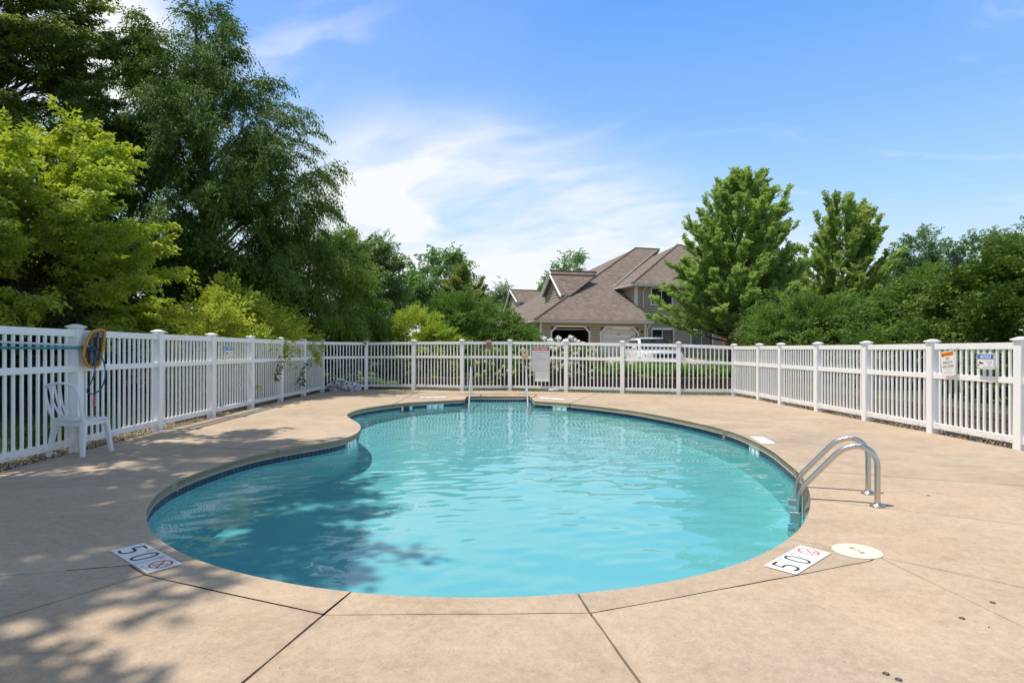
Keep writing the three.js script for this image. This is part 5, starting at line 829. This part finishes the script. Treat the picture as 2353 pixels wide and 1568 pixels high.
// blob given by a picture position and size at a distance: centre and radii become metres there
const B = (px, py, rx, ry, Z, rz, share = 1) => { const c = P(px, py, Z); return [c.x, c.y, c.z, rx * Z / F, ry * Z / F, rz ?? rx * Z / F, share]; };
function tree(name, label, trunk, blobs, opt, group) {                   // trunk: x, z, base y, top y, radius, number of limbs
  const [x, z, y0, y1, r0, limbs] = trunk, o = thing(name, label, opt.cat ?? 'tree', [0, 0, 0], 0, group), r = rng(opt.seed + 900);
  const tips = crown(o, 'crown', blobs, opt);
  if (!r0) return o;
  const tp = []; for (let k = 0; k <= 8; k++) tp.push(V(x + (r() - 0.5) * r0 * 2 * Math.min(1, k / 3), lerp(y0 - 0.2, y1, k / 8), z + (r() - 0.5) * r0 * 2 * Math.min(1, k / 3)));
  const tg = tube(tp, r0, 32, 9), p = tg.attributes.position, cv = new THREE.CatmullRomCurve3(tp, false, 'centripetal');
  for (let i = 0; i < p.count; i++) { const row = Math.floor(i / 10), t = row / 32, c = cv.getPointAt(t), k = lerp(1, 0.22, Math.pow(t, 0.8)) + 0.5 * Math.exp(-t * 22); p.setXYZ(i, c.x + (p.getX(i) - c.x) * k, p.getY(i), c.z + (p.getZ(i) - c.z) * k); }
  tg.computeVertexNormals(); mesh('trunk', tg, barkM, o);
  for (let k = 0; k < limbs; k++) {
    const c = tips[Math.floor(r() * tips.length)], t = clamp((c.y - y0) / (y1 - y0) * (0.35 + 0.4 * r()), opt.fork ?? 0.12, 0.85), s = cv.getPointAt(t), m1 = s.clone().lerp(c, 0.35).add(V(0, Math.abs(c.x - s.x) * 0.14, 0)), m2 = s.clone().lerp(c, 0.7).add(V((r() - 0.5) * 0.3, Math.abs(c.x - s.x) * 0.08, (r() - 0.5) * 0.3)), rr = r0 * 0.42 * (1 - 0.6 * t), g = tube([s, m1, m2, c], rr, 16, 6), q = g.attributes.position, c2 = new THREE.CatmullRomCurve3([s, m1, m2, c], false, 'centripetal');
    for (let i = 0; i < q.count; i++) { const u = Math.floor(i / 7) / 16, cc = c2.getPointAt(u), kk = lerp(1, 0.18, u); q.setXYZ(i, cc.x + (q.getX(i) - cc.x) * kk, cc.y + (q.getY(i) - cc.y) * kk, cc.z + (q.getZ(i) - cc.z) * kk); }
    mesh('branch', g, barkM, o);
  }
  return o;
}
const shrub = (label, blobs, opt, group) => tree(opt.name ?? 'shrub', label, [blobs[0][0], blobs[0][2], opt.base ?? -0.05, blobs[0][1] + blobs[0][4] * 0.4, opt.stem ?? 0.06, opt.limbs ?? 3], blobs, { cat: 'shrub', spray: 'shrub', clump: 0.24, per: 22, ...opt }, group);

// --- left: the trees behind the fence
branchTree('young_tree', 'bright yellow green young tree close behind the left fence', { base: [-10.6, -13.2], y0: -0.05, top: [-10.5, 6.3, -13], r0: 0.085, fork: 0.7, env: [[1.5, 2.9, 1.7], [2.3, 3.3, 2.5], [3.0, 3.5, 2.9], [3.65, 3.5, 2.9], [4.2, 3.3, 2.75], [4.9, 2.9, 2.35], [5.3, 2.5, 1.75], [5.9, 1.7, 1.6], [6.3, 1.0, 0.8]], shoots: 100, angle: [0.25, 0.75], bend: 0.07, bare: 0.3, inner: 0.45, twigs: 12, sprays: 7, twig: 0.62, along: 0.8, side: 0.6, flat: 0.3, lift: 0.08, hang: 0.22, fuzz: 0.055, roll: 0.3, spray: 'broad', size: 0.95, a: [0.34, 0.46, 0.030], b: [0.54, 0.60, 0.045], trans: 0.55, rough: 0.95, seed: 101 });
branchTree('tall_tree', 'tall dark tree at the upper left rising out of the picture', { base: [-15.3, -18.2], y0: -0.05, top: [-15.1, 15.1, -18], r0: 0.22, depth: 0.7, fork: 2, env: [[3.21, 4.53, 2.77], [5.46, 5.29, 3.53], [7.93, 5.29, 3.66], [8.83, 5.29, 4.16], [10.41, 5.04, 3.66], [11.53, 4.53, 3.15], [13.33, 3.53, 2.40], [15.13, 1.51, 1.14]], shoots: 210, angle: [0.15, 0.7], bend: 0.06, bare: 0.35, inner: 0.35, twigs: 13, sprays: 7, twig: 0.85, along: 0.8, side: 0.65, flat: 0.35, lift: 0.06, hang: 0.25, fuzz: 0.07, roll: 0.35, spray: 'broad', size: 0.95, a: [0.10, 0.165, 0.026], b: [0.24, 0.30, 0.040], tip: [0.36, 0.42, 0.05], tipShare: 0.35, trans: 0.42, seed: 102 });
branchTree('elm_tree', 'tall drooping dark green tree standing behind the left fence', { base: [-9.7, -19.8], y0: -0.05, top: [-10.2, 12.5, -19.6], r0: 0.2, fork: 1.6, env: [[1.8, 3.30, 3.30], [4.4, 3.41, 3.63], [5.7, 3.41, 3.96], [6.9, 3.30, 4.07], [8.1, 3.30, 4.51], [9.1, 2.97, 3.74], [10, 2.42, 2.53], [10.6, 2.31, 1.98], [11.7, 1.87, 1.43], [12.4, 0.66, 0.77]], shoots: 200, angle: [0.35, 0.95], bend: 0.13, bare: 0.3, inner: 0.3, twigs: 12, sprays: 7, twig: 0.9, along: 0.75, side: 0.6, flat: 0.5, lift: -0.05, hang: 0.6, fuzz: 0.06, roll: 0.5, spray: 'elm', size: 1.0, a: [0.075, 0.15, 0.022], b: [0.19, 0.295, 0.034], trans: 0.42, rough: 0.7, seed: 103 });
branchTree('leafy_tree', 'mid green bushy tree on the right flank of the tall drooping tree', { base: [-7.8, -23.2], y0: -0.05, top: [-7.6, 6.7, -23], r0: 0.13, fork: 0.8, env: [[1.5, 2.46, 2.46], [2.6, 2.69, 2.91], [4, 2.46, 2.35], [5, 2.13, 1.90], [6.1, 1.34, 1.46], [6.7, 0.45, 0.56]], shoots: 95, angle: [0.2, 0.85], bend: 0.1, inner: 0.45, twigs: 11, sprays: 6, twig: 0.75, along: 0.8, side: 0.6, lift: 0.02, hang: 0.45, fuzz: 0.06, roll: 0.4, spray: 'elm', size: 0.95, a: [0.13, 0.235, 0.028], b: [0.29, 0.41, 0.045], trans: 0.5, rough: 0.9, seed: 104 });
tree('round_tree', 'grey green round topped tree behind the bushy one at the far left', [-8.2, -34, -0.05, 6.6, 0.16, 8], [B(830, 620, 75, 75, 34, 2), B(865, 660, 50, 80, 33.6, 1.4), B(800, 590, 45, 50, 34, 1.2), B(850, 720, 70, 60, 33.6, 1.5)], { n: 2600, spray: 'broad', a: [0.105, 0.186, 0.046], b: [0.220, 0.314, 0.069], clump: 0.42, per: 22, seed: 105, size: 1.25, lift: 0.25 });
tree('locust_tree', 'feathery green tree beyond the lawn left of the house', [-5.5, -48, 0.5, 7.2, 0.16, 8], [B(1000, 650, 70, 50, 48, 2), B(950, 690, 70, 55, 48, 2), B(1030, 615, 45, 26, 48, 1.2), B(985, 720, 95, 45, 47.5, 2)], { n: 2300, spray: 'far', a: [0.140, 0.267, 0.069], b: [0.232, 0.384, 0.093], clump: 0.5, per: 20, seed: 106 });
branchTree('small_maple', 'olive young maple in front of the feathery tree', { base: [-3.1, -38], y0: 0.4, top: [-2.9, 6.3, -38], r0: 0.09, fork: 1.2, env: [[2, 1.68, 1.68], [3.2, 2.16, 1.80], [4.4, 1.68, 1.44], [5.5, 0.96, 1.08], [6.3, 0.24, 0.36]], shoots: 60, angle: [0.6, 1.15], bend: -0.05, inner: 0.4, twigs: 8, sprays: 5, twig: 0.6, along: 1, side: 0.45, lift: 0.35, hang: 0.05, fuzz: 0.07, roll: 0.6, spray: 'maple', size: 1.2, a: [0.17, 0.26, 0.05], b: [0.33, 0.39, 0.08], tip: [0.42, 0.40, 0.10], tipShare: 0.3, seed: 107 });
// trees just left of the picture, whose shade dapples the deck and the pool
tree('shade_tree', 'tall tree outside the picture at left that shades the near deck', [-9.2, -2.9, 0, 12.5, 0.2, 6], [[-8.4, 8.6, -2.6, 2.1, 2.0, 2.3, 1], [-8.6, 11.6, -2.9, 2.3, 2.2, 2.3, 1], [-7.0, 9.8, -2.4, 0.9, 1.0, 0.9, 0.5], [-7.3, 10.2, -2.0, 1.5, 1.3, 0.9, 1.1], [-8.0, 9.4, -1.9, 1.6, 1.3, 0.9, 1]], { n: 1050, inner: 0.2, spray: 'far', a: [0.117, 0.198, 0.035], b: [0.232, 0.326, 0.046], clump: 0.28, per: 12, seed: 120 });
tree('shade_tree', 'tall tree outside the picture at left that shades the shallow bend of the pool', [-9.4, -6.6, 0, 14.5, 0.22, 6], [[-8.8, 8.4, -6.4, 2.2, 1.8, 1.9, 1], [-8.2, 11.4, -6.3, 2.5, 2.2, 2.0, 1.2], [-9.0, 14.4, -5.9, 2.3, 1.8, 1.7, 0.8], [-7.6, 12.6, -4.6, 1.5, 1.4, 1.2, 0.8], [-9.0, 9.0, -8.6, 1.6, 1.6, 0.9, 0.8], [-6.7, 9.8, -5.7, 1.2, 1.2, 1.3, 0.9], [-6.5, 11.2, -4.2, 1.1, 1.1, 1.0, 0.8]], { n: 900, inner: 0.15, spray: 'far', a: [0.117, 0.198, 0.035], b: [0.232, 0.326, 0.046], clump: 0.26, per: 11, seed: 121 });

// --- shrubs along the left and far fence
shrub('bright yellow green rounded hedge overhanging the left fence', [[-7.7, 1.35, -14.8, 0.9, 1.2, 1.1], [-7.75, 1.5, -16.3, 1.0, 1.28, 1.2], [-7.7, 1.5, -18.0, 1.0, 1.2, 1.3], [-7.6, 1.45, -19.6, 1.1, 1.0, 1.1], [-7.1, 1.55, -17.4, 0.75, 0.6, 1.5, 0.8], [-6.9, 1.6, -19.2, 0.6, 0.5, 1.0, 0.7]], { n: 5200, a: [0.335, 0.461, 0.040], b: [0.600, 0.600, 0.055], seed: 130, trans: 0.48, name: 'hedge', size: 1.05, inner: 0.6, top: -0.9 });
shrub('slender grey green shrub at the end of the bright hedge', [B(733, 735, 24, 36, 21.6, 0.4), B(730, 770, 34, 30, 21.5, 0.5), B(738, 705, 12, 16, 21.6, 0.2, 0.5)], { n: 800, a: [0.232, 0.326, 0.128], b: [0.396, 0.465, 0.209], seed: 131, size: 0.85, lift: 0.5, clump: 0.16 });
shrub('low dark green bush in the far left corner', [B(810, 775, 50, 30, 24, 0.8), B(850, 785, 45, 26, 24.4, 0.8), B(770, 790, 40, 24, 23.4, 0.7), B(850, 838, 90, 40, 23.8, 0.6)], { n: 2300, a: [0.093, 0.198, 0.024], b: [0.198, 0.314, 0.038], seed: 132, inner: 0.6 });
shrub('bright lime green bush behind the far fence', [B(958, 768, 58, 46, 24.6, 0.95), B(1000, 790, 50, 36, 24.2, 0.8), B(915, 792, 40, 34, 24.4, 0.7), B(960, 838, 70, 44, 24, 0.7)], { n: 3200, a: [0.278, 0.446, 0.036], b: [0.544, 0.600, 0.055], seed: 133, trans: 0.48, inner: 0.6, base: 0.3 });
shrub('broad dark green bush between the lime bush and the garage', [B(1075, 745, 95, 58, 26, 1.5), B(1140, 776, 72, 38, 25.8, 1.2), B(1205, 794, 48, 26, 25.6, 0.9), B(1040, 730, 55, 45, 26.2, 1.0), B(1110, 800, 130, 40, 25.4, 1.2), B(1070, 845, 100, 40, 24.6, 0.8)], { n: 6200, a: [0.098, 0.204, 0.024], b: [0.220, 0.348, 0.038], seed: 134, inner: 0.62, base: 0.3, limbs: 4 });
{ // hydrangea with its flower heads
  const o = shrub('white flowering hydrangea bush behind the far fence', [B(1285, 832, 85, 34, 23.2, 0.7), B(1200, 840, 80, 42, 23.0, 0.7), B(1120, 845, 65, 40, 23.0, 0.7), B(1340, 855, 50, 30, 23.2, 0.6)], { clump: 0.16, n: 3000, a: [0.117, 0.220, 0.028], b: [0.257, 0.384, 0.046], seed: 135, base: 0.3, inner: 0.6, name: 'hydrangea' });
  const r = rng(55), g = (() => { const list = []; for (let k = 0; k < 34; k++) { const u = r() * 2 - 1, th = r() * 6.28, s = Math.sqrt(1 - u * u), d = V(s * Math.cos(th), u, s * Math.sin(th)); list.push(new THREE.OctahedronGeometry(0.34, 0).scale(1, 0.45, 1).rotateX(r() * 3).rotateZ(r() * 3).translate(d.x * 0.72, d.y * 0.62, d.z * 0.72)); } list.push(new THREE.IcosahedronGeometry(0.62, 1)); return merged(list); })();
  const mats = [[0.78, 0.76, 0.64], [0.70, 0.67, 0.44], [0.60, 0.60, 0.32], [0.84, 0.83, 0.78], [0.68, 0.56, 0.34]].map((c) => std(c, 0.9));
  const put = (px, py, Z, s, m) => { const b = mesh('flower_head', g, mats[m], o); b.position.copy(P(px, py, Z)); b.scale.setScalar(s); b.rotation.set(r() * 3, r() * 3, 0); };
  for (const [px, py] of [[1283, 778], [1300, 784], [1312, 776], [1320, 781], [1265, 783], [1328, 786], [1293, 790], [1340, 790], [1250, 778]]) put(px, py, 22.3, 0.10 + 0.045 * r(), [0, 3, 3, 1][Math.floor(r() * 4)]);
  for (let k = 0; k < 44; k++) put(1265 + 105 * r(), 792 + 75 * r() * r() + 12 * r(), 22.1, 0.055 + 0.045 * r(), Math.floor(r() * 5));
  for (let k = 0; k < 30; k++) put(1085 + 165 * r(), 828 + 45 * r(), 22.0, 0.05 + 0.045 * r(), 1 + Math.floor(r() * 2));
  for (let k = 0; k < 8; k++) put(1095 + 110 * r(), 800 + 18 * r(), 22.1, 0.06 + 0.03 * r(), 2);
  for (let k = 0; k < 14; k++) put(1300 + 70 * r(), 835 + 35 * r(), 22.1, 0.045 + 0.04 * r(), 1 + Math.floor(r() * 2));
}
// --- right of the house
branchTree('maple_tree', 'upright maple with visible forked trunk before the house wing', { base: [10.72, -30.2], y0: 0.3, top: [11.6, 10.0, -30.2], r0: 0.2, fork: 1.75, env: [[2.4, 2.94, 2.05], [3.1, 4.22, 2.94], [4.2, 4.22, 3.20], [5.2, 3.33, 3.20], [6.6, 3.07, 2.69], [8, 2.56, 2.43], [9, 2.05, 2.05], [10, 0.51, 1.15]], shoots: 185, angle: [0.25, 1.15], bend: -0.06, bare: 0.3, inner: 0.3, twigs: 10, sprays: 8, twig: 0.62, along: 0.9, side: 0.55, flat: 0.6, lift: 0.4, hang: 0.06, fuzz: 0.07, roll: 0.6, spray: 'maple', size: 0.82, a: [0.178, 0.311, 0.059], b: [0.403, 0.550, 0.110], tip: [0.430, 0.572, 0.130], tipShare: 0.5, trans: 0.52, rough: 0.95, seed: 140 });
branchTree('maple_tree', 'smaller maple standing right of the forked maple', { base: [19.6, -37], y0: 0.8, top: [20.2, 10.9, -37], r0: 0.17, fork: 2.2, env: [[3, 3.07, 3.58], [4.2, 3.84, 4.35], [5.5, 3.20, 3.71], [6.8, 2.56, 3.33], [8.2, 2.05, 2.43], [9.6, 1.79, 1.66], [10.8, 0.64, 0.64]], shoots: 140, angle: [0.4, 1.2], bend: -0.07, bare: 0.3, inner: 0.28, twigs: 9, sprays: 8, twig: 0.7, along: 0.9, side: 0.55, flat: 0.6, lift: 0.45, hang: 0.05, fuzz: 0.07, roll: 0.6, spray: 'maple', size: 0.95, a: [0.190, 0.324, 0.059], b: [0.403, 0.545, 0.103], tip: [0.447, 0.518, 0.130], tipShare: 0.45, trans: 0.52, rough: 0.95, seed: 141 });
tree('distant_tree', 'feathery distant tree right of the two maples', [36, -56, 1, 10, 0.2, 8], [B(2110, 600, 55, 50, 56, 2.4), B(2080, 650, 60, 60, 56, 2.4), B(2150, 630, 60, 60, 56, 2.4), B(2165, 570, 30, 28, 56, 1.4, 0.7)], { n: 1700, spray: 'far', a: [0.093, 0.198, 0.058], b: [0.174, 0.291, 0.081], clump: 0.6, per: 16, seed: 142, inner: 0.3 });
tree('distant_tree', 'dense distant tree near the right edge of the picture', [42, -54, 1, 10, 0.2, 8], [B(2260, 620, 75, 70, 54, 2.8), B(2330, 610, 70, 70, 54, 2.8), B(2250, 575, 40, 36, 54, 1.6, 0.8), B(2400, 600, 70, 80, 54, 2.8), B(2330, 565, 30, 28, 54, 1.4, 0.7)], { n: 2600, spray: 'far', a: [0.093, 0.198, 0.051], b: [0.198, 0.314, 0.075], clump: 0.6, per: 20, seed: 143, inner: 0.4 });
{ // blue spruce
  const o = thing('spruce_tree', 'small blue grey spruce in the gap between the distant trees', 'tree'), r = rng(144), base = P(2192, 720, 44), n = 1500, inst = new THREE.InstancedMesh(SPRAY.needle, leafMat(0.8, 0.1), n), m = new THREE.Matrix4(), col = new THREE.Color();
  for (let i = 0; i < n; i++) { const t = Math.pow(r(), 0.7), y = base.y + 4.2 * (1 - t), rad = 0.95 * t * (0.5 + 0.5 * Math.sqrt(r())), th = r() * 6.28, X = V(Math.cos(th), 0.2, Math.sin(th)).normalize(), Zv = X.clone().cross(V(0, 1, 0)).normalize(), Yv = Zv.clone().cross(X); m.makeBasis(X.multiplyScalar(1.6), Yv.multiplyScalar(1.6), Zv.multiplyScalar(1.6)).setPosition(base.x + rad * Math.cos(th), y, base.z + rad * Math.sin(th)); inst.setMatrixAt(i, m); const k = 0.7 + 0.6 * r(); col.setRGB(0.07 * k, 0.10 * k, 0.095 * k); inst.setColorAt(i, col); }
  inst.name = 'crown'; inst.userData.kind = 'stuff'; inst.castShadow = true; o.add(inst); mesh('trunk', bar(V(base.x, 0.8, base.z), V(base.x, base.y + 4.2, base.z), 0.1, 0.02), barkM, o);
}
tree('distant_tree', 'leafy tree top rising behind the garage gable', [6.2, -66, 1, 10, 0.16, 5], [B(1318, 612, 26, 22, 66, 1.4), B(1258, 655, 20, 12, 66, 1.2), B(1290, 640, 30, 26, 66, 1.4)], { n: 600, spray: 'far', a: [0.128, 0.279, 0.069], b: [0.209, 0.372, 0.093], clump: 0.5, per: 14, seed: 145 });
tree('distant_tree', 'pale wispy tree over the distant grey roof', [-1.4, -84, 1, 8, 0.14, 5], [B(1150, 690, 20, 12, 84, 1.3), B(1158, 675, 9, 10, 84, 0.8, 0.6)], { n: 700, spray: 'far', a: [0.209, 0.303, 0.140], b: [0.303, 0.396, 0.186], clump: 0.6, per: 9, seed: 146 });
shrub('low reddish brown bush at the foot of the forked maple', [B(1692, 782, 24, 16, 36, 0.7), B(1675, 792, 20, 14, 36, 0.6)], { n: 500, a: [0.232, 0.117, 0.046], b: [0.372, 0.198, 0.081], seed: 147, base: 0.6 });
shrub('big rounded green bush behind the back of the right fence', [B(1850, 752, 95, 62, 21.5, 1.8), B(1790, 775, 75, 48, 20.8, 1.3), B(1940, 760, 80, 58, 20.5, 1.6), B(1850, 810, 120, 45, 20.5, 1.5)], { n: 5600, a: [0.098, 0.204, 0.024], b: [0.232, 0.360, 0.038], seed: 150, inner: 0.62, base: 0.3, limbs: 4, size: 1.15 });
shrub('large dense green shrub behind the middle of the right fence', [B(2060, 760, 75, 60, 17.6, 1.3), B(2130, 720, 85, 75, 17.2, 1.5), B(2060, 820, 100, 50, 16.8, 1.2), B(2170, 790, 90, 70, 16.4, 1.4)], { n: 5600, a: [0.088, 0.186, 0.021], b: [0.220, 0.338, 0.035], seed: 151, inner: 0.62, base: 0.3, limbs: 4, size: 1.1 });
shrub('tallest glossy green shrub behind the near part of the right fence', [B(2270, 690, 95, 75, 14, 1.2), B(2350, 650, 85, 70, 13.6, 1.2), B(2290, 790, 110, 90, 13.4, 1.2), B(2420, 750, 120, 130, 12.6, 1.5), B(2230, 750, 60, 70, 14.4, 1.0), B(2400, 890, 140, 70, 12, 1.2)], { n: 6200, a: [0.084, 0.174, 0.021], b: [0.220, 0.326, 0.035], seed: 152, inner: 0.62, base: 0.3, limbs: 4, rough: 0.5 });
// --- masses nobody could count
{
  const o = thing('undergrowth', 'dark tangled undergrowth filling the ground below the left trees', 'undergrowth', [0, 0, 0], 0, null, 'stuff');
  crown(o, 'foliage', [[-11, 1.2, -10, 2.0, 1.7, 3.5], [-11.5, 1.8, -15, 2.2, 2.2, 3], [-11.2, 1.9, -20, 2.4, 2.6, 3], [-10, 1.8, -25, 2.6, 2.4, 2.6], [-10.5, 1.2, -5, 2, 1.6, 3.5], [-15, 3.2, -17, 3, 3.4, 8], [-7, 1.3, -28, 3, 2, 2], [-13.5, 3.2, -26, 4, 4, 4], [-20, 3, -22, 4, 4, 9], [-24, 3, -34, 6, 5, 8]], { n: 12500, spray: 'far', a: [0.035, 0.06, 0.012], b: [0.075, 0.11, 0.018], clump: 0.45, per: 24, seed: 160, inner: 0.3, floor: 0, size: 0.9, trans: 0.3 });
}
{
  const blade = (() => { const r = rng(3), p = []; for (let k = 0; k < 9; k++) { const a = r() * 6.28, d = r() * 0.05, x = Math.cos(a) * d, z = Math.sin(a) * d, h = 0.6 + 0.5 * r(), lx = (r() - 0.5) * 0.5, lz = (r() - 0.5) * 0.5, w = 0.035; p.push(x - w, 0, z, x + w, 0, z, x + lx * 0.5, h * 0.65, z + lz * 0.5, x + w * 0, h * 0.6, z, x + lx * 0.5 + w * 0.6, h * 0.64, z + lz * 0.5, x + lx, h, z + lz); } const g = new THREE.BufferGeometry(); g.setAttribute('position', new THREE.Float32BufferAttribute(p, 3)); g.computeVertexNormals(); return g; })();
  const turf = (name, label, n, seed, where, h, ca, cb) => { const r = rng(seed), inst = new THREE.InstancedMesh(blade, leafMat(0.8, 0.35), n), m = new THREE.Matrix4(), col = new THREE.Color(); for (let i = 0; i < n; i++) { const [x, Z] = where(r), s = h * (0.6 + 0.8 * r()); m.compose(V(x, groundY(x, Z) + 0.01, -Z), new THREE.Quaternion().setFromEuler(new THREE.Euler((r() - 0.5) * 0.4, r() * 6.28, (r() - 0.5) * 0.4)), V(s, s, s)); inst.setMatrixAt(i, m); const t = r(); col.setRGB(lerp(ca[0], cb[0], t), lerp(ca[1], cb[1], t), lerp(ca[2], cb[2], t)); inst.setColorAt(i, col); } inst.name = numbered(name); inst.castShadow = inst.receiveShadow = true; scene.add(inst); tag(inst, label, 'grass', null, 'stuff'); };
  turf('grass', 'bright green grass growing along the outside of the left fence', 9000, 170, (r) => [-6.75 - 2.4 * r(), 2 + 22 * r()], 0.17, [0.06, 0.12, 0.012], [0.14, 0.22, 0.02]);
  turf('grass', 'short grass on the lawn before the house wall', 5000, 171, (r) => [11.8 + 14 * r(), 36.5 + 6 * r()], 0.12, [0.06, 0.12, 0.012], [0.12, 0.19, 0.02]);
  const o = thing('ground_cover', 'low bright green ground cover in the bed behind the far timber edging', 'ground cover', [0, 0, 0], 0, null, 'stuff');
  crown(o, 'foliage', [[3.4, 0.36, -23.6, 1.4, 0.12, 0.9], [5.6, 0.36, -23.8, 1.8, 0.13, 1.1], [7.6, 0.36, -23.6, 1.6, 0.13, 1.0], [5, 0.38, -25, 2.6, 0.12, 0.9], [9.5, 0.36, -24.4, 1.6, 0.12, 1.2]], { n: 6000, spray: 'shrub', a: [0.140, 0.291, 0.028], b: [0.279, 0.465, 0.046], clump: 0.09, per: 18, lift: 0.5, seed: 172, inner: 0.3, top: -0.1 });
}
{ // creeper hanging through the left fence
  const vine = (label, pts, n, seed) => { const o = thing('vine', label, 'climbing plant'), r = rng(seed), pos = pts.map(([x, y, d]) => { const Z = (6.10 - d) * F / (CX - x); return V(-6.10 + d, EYE + (CY - y) / F * Z, -Z); }); mesh('stem', tube(pos, 0.006, 30, 5), barkM, o); const cv = new THREE.CatmullRomCurve3(pos); const lg = new THREE.BufferGeometry(); lg.setAttribute('position', new THREE.Float32BufferAttribute([0, 0, 0, 0.5, 0.12, 0.38, 1, 0, 0, 0, 0, 0, 1, 0, 0, 0.5, 0.12, -0.38], 3)); lg.computeVertexNormals();
    const mats = [[0.05, 0.085, 0.012], [0.08, 0.125, 0.016], [0.12, 0.165, 0.02]].map((c) => { const q = leafMat(0.6, 0.3).clone(); q.color.setRGB(...c); return q; });
    for (let i = 0; i < n; i++) { const p = cv.getPoint(r()), l = mesh('leaf', lg, mats[Math.floor(r() * 3)], o), s = 0.05 + 0.045 * r(); l.position.set(p.x + 0.02 + r() * 0.07, p.y + (r() - 0.5) * 0.22, p.z + (r() - 0.5) * 0.3); l.rotation.set((r() - 0.5) * 2, r() * 6.28, -0.4 + (r() - 0.5) * 1.2); l.scale.set(s, s, s); } };
  vine('leafy creeper drooping through the left fence, longer of the two', [[664, 795, 0.05], [655, 812, 0.07], [640, 832, 0.07], [636, 850, 0.06], [628, 872, 0.05]], 95, 7);
  vine('darker creeper on the left fence nearest the far corner', [[712, 832, 0.05], [698, 842, 0.06], [688, 855, 0.06], [694, 868, 0.05], [680, 878, 0.05], [700, 888, 0.05]], 100, 8);
}

renderer.render(scene, camera);
